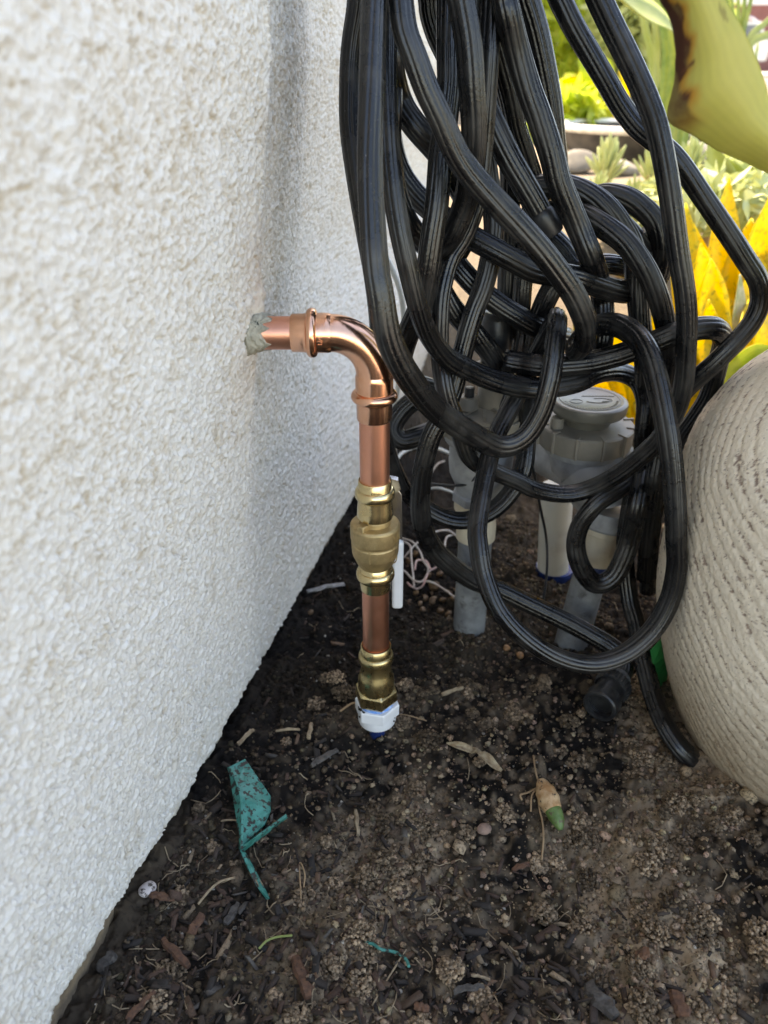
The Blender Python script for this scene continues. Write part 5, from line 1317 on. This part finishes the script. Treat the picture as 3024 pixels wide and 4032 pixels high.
shrub('yellow_shrub', bgp(2510, 60, 4.2), (.22, .3, .30), 1800, M_pale, 'pale yellow-green shrub in sun behind the strap leaves', ls=.06)
for a_l in LATE: shrub_at(*a_l)
shrub('green_shrub', bgp(2330, 60, 5.0), (.35, .5, .5), 2600, M_lime, 'green leafy shrub in the sun above the lime leaves', ls=.06)
shrub('grey_shrub', bgp(2600, 200, 5.5), (.40, .5, .45), 2400, M_strap, 'dull green shrub behind the tall strap leaves', ls=.07)
# cream garden wall with white framed window
cw = empty('cream_outbuilding', (.9, 5.6, float(zter(.9, 5.6)))); tag(cw, 'cream painted wall with white window frame seen between hose runs', 'building')
xL, xR = ray(1600, 0).x / ray(1600, 0).y * 5.6, ray(2235, 200).x / ray(2235, 200).y * 5.6
mb = MB(); mb.box((xL - 1.5, 5.6, .2), (xR, 7.5, 3.2)); mb.build('wall', M_plainwall, cw, smooth=False)
mb = MB(); mb.box((xR, 5.56, .25), (xR + .07, 5.66, 3.2)); fr_ = mb.build('white_post', M_trim, cw, smooth=False)
zf = pt(2260, 240, 5.58).z
mb = MB(); mb.box((xR + .07, 5.57, zf - .03), (xR + .45, 5.65, zf + .03)); mb.build('white_rail', M_trim, cw, smooth=False)
mb = MB(); mb.box((xR + .07, 5.62, .3), (xR + .45, 5.64, zf - .03)); mb.build('lower_pane', mat('pane_grey', (.22, .26, .24), .3), cw, smooth=False)
# maroon garage and car
ga = empty('maroon_garage', (20, 42, .44)); tag(ga, 'maroon sided garage across the road at top right', 'building')
zg0 = .44
mb = MB(); mb.box((8, 42, zg0), (39, 50, zg0 + 2.7)); mb.build('wall', M_red, ga, smooth=False)
for k in range(12):
    mb = MB(); mb.box((8, 41.97, zg0 + .2 + k * .2), (39, 41.995, zg0 + .385 + k * .2)); mb.build('siding_board', M_red, ga, smooth=False)
mb = MB(); mb.box((8, 41.9, zg0 + 2.7), (39, 50, zg0 + 3.0)); mb.build('white_fascia', M_trim, ga, smooth=False)
mb = MB(); mb.box((7.8, 41.7, zg0 + 3.0), (39.2, 50, zg0 + 4.2)); mb.build('roof', M_roof, ga, smooth=False)
CYY = 34.0
rx = ray(2985, 150).x / ray(2985, 150).y * CYY
cz = float(zter(rx, CYY)) + .03
car = empty('parked_car', (rx - 2.2, CYY, cz)); tag(car, 'pale boxy parked car with roof rack across the road', 'car')
def prism(poly, y0, y1): 
    m = MB(); m.plate([(x, y0, z) for x, z in poly], (0, y1 - y0, 0)); return m
bd = prism([(rx - 4.5, cz + .35), (rx + .15, cz + .35), (rx + .2, cz + .9), (rx + .05, cz + 1.08), (rx - 3.2, cz + 1.08), (rx - 4.4, cz + .95)], (CYY - 24 + 23.2), (CYY - 24 + 24.9)); bevel(bd.build('body', M_carw, car, smooth=False), .06)
cb = prism([(rx - 3.2, cz + 1.08), (rx + .0, cz + 1.08), (rx - .25, cz + 1.62), (rx - 2.6, cz + 1.62)], (CYY - 24 + 23.3), (CYY - 24 + 24.8)); cbo = bevel(cb.build('cabin', M_carw, car, smooth=False), .05)
for x0_, x1_ in ((-2.95, -2.0), (-1.9, -1.1), (-1.0, -.2)):
    w_ = prism([(rx + x0_, cz + 1.10), (rx + x1_, cz + 1.10), (rx + x1_ - .08, cz + 1.52), (rx + x0_ + (.25 if x0_ < -2.5 else .04), cz + 1.52)], (CYY - 24 + 23.28), (CYY - 24 + 23.30)); w_.build('side_window', M_glass, cbo, smooth=False)
for yy in ((CYY - 24 + 23.45), (CYY - 24 + 24.65)):
    mb = MB(); mb.tube([(rx - 2.4, yy, cz + 1.63), (rx - 2.2, yy, cz + 1.74), (rx - .6, yy, cz + 1.74), (rx - .4, yy, cz + 1.63)], .03, n=8); mb.build('roof_rail', M_steel, car)
for xx_ in (-3.6, -.8):
    for yy in ((CYY - 24 + 23.25), (CYY - 24 + 24.65)):
        mb = MB(); mb.lathe([(.36, 0), (.38, .04), (.38, .18), (.36, .22)], (rx + xx_, yy, cz + .36), (0, 1, 0), n=28); wo_ = mb.build('wheel', M_tyre, car)
        mb = MB(); mb.lathe([(.22, -.004), (.21, .02)], (rx + xx_, yy - .002, cz + .36), (0, 1, 0), n=20); mb.build('rim', M_steel, wo_)
# pale driveway strip
mb = MB(); mb.add([(1.2, 10.5, .4655), (30, 10.5, .4655), (30, 41.6, .4655), (1.2, 41.6, .4655)], [[0, 1, 2, 3]])
o = mb.build('driveway', M_drive, None, smooth=False); tag(o, kind='structure')

BOUNCE_SLABS = []
bounce_walk = empty('path', (1.5, -1.2, 0)); tag(bounce_walk, kind='structure')  # unseen pale slabs, added to bounce warm sunlight onto the near wall
for k in range(4):
    mb2 = MB(); mb2.box((0.85, -2.9 + k * 0.85, -0.05), (2.3, -2.9 + k * 0.85 + 0.835, 0.035))
    pth_ = bevel(mb2.build('bounce_slab', M_drive, bounce_walk, smooth=False), 0.008); BOUNCE_SLABS.append(pth_)
sc.render.engine = 'CYCLES'
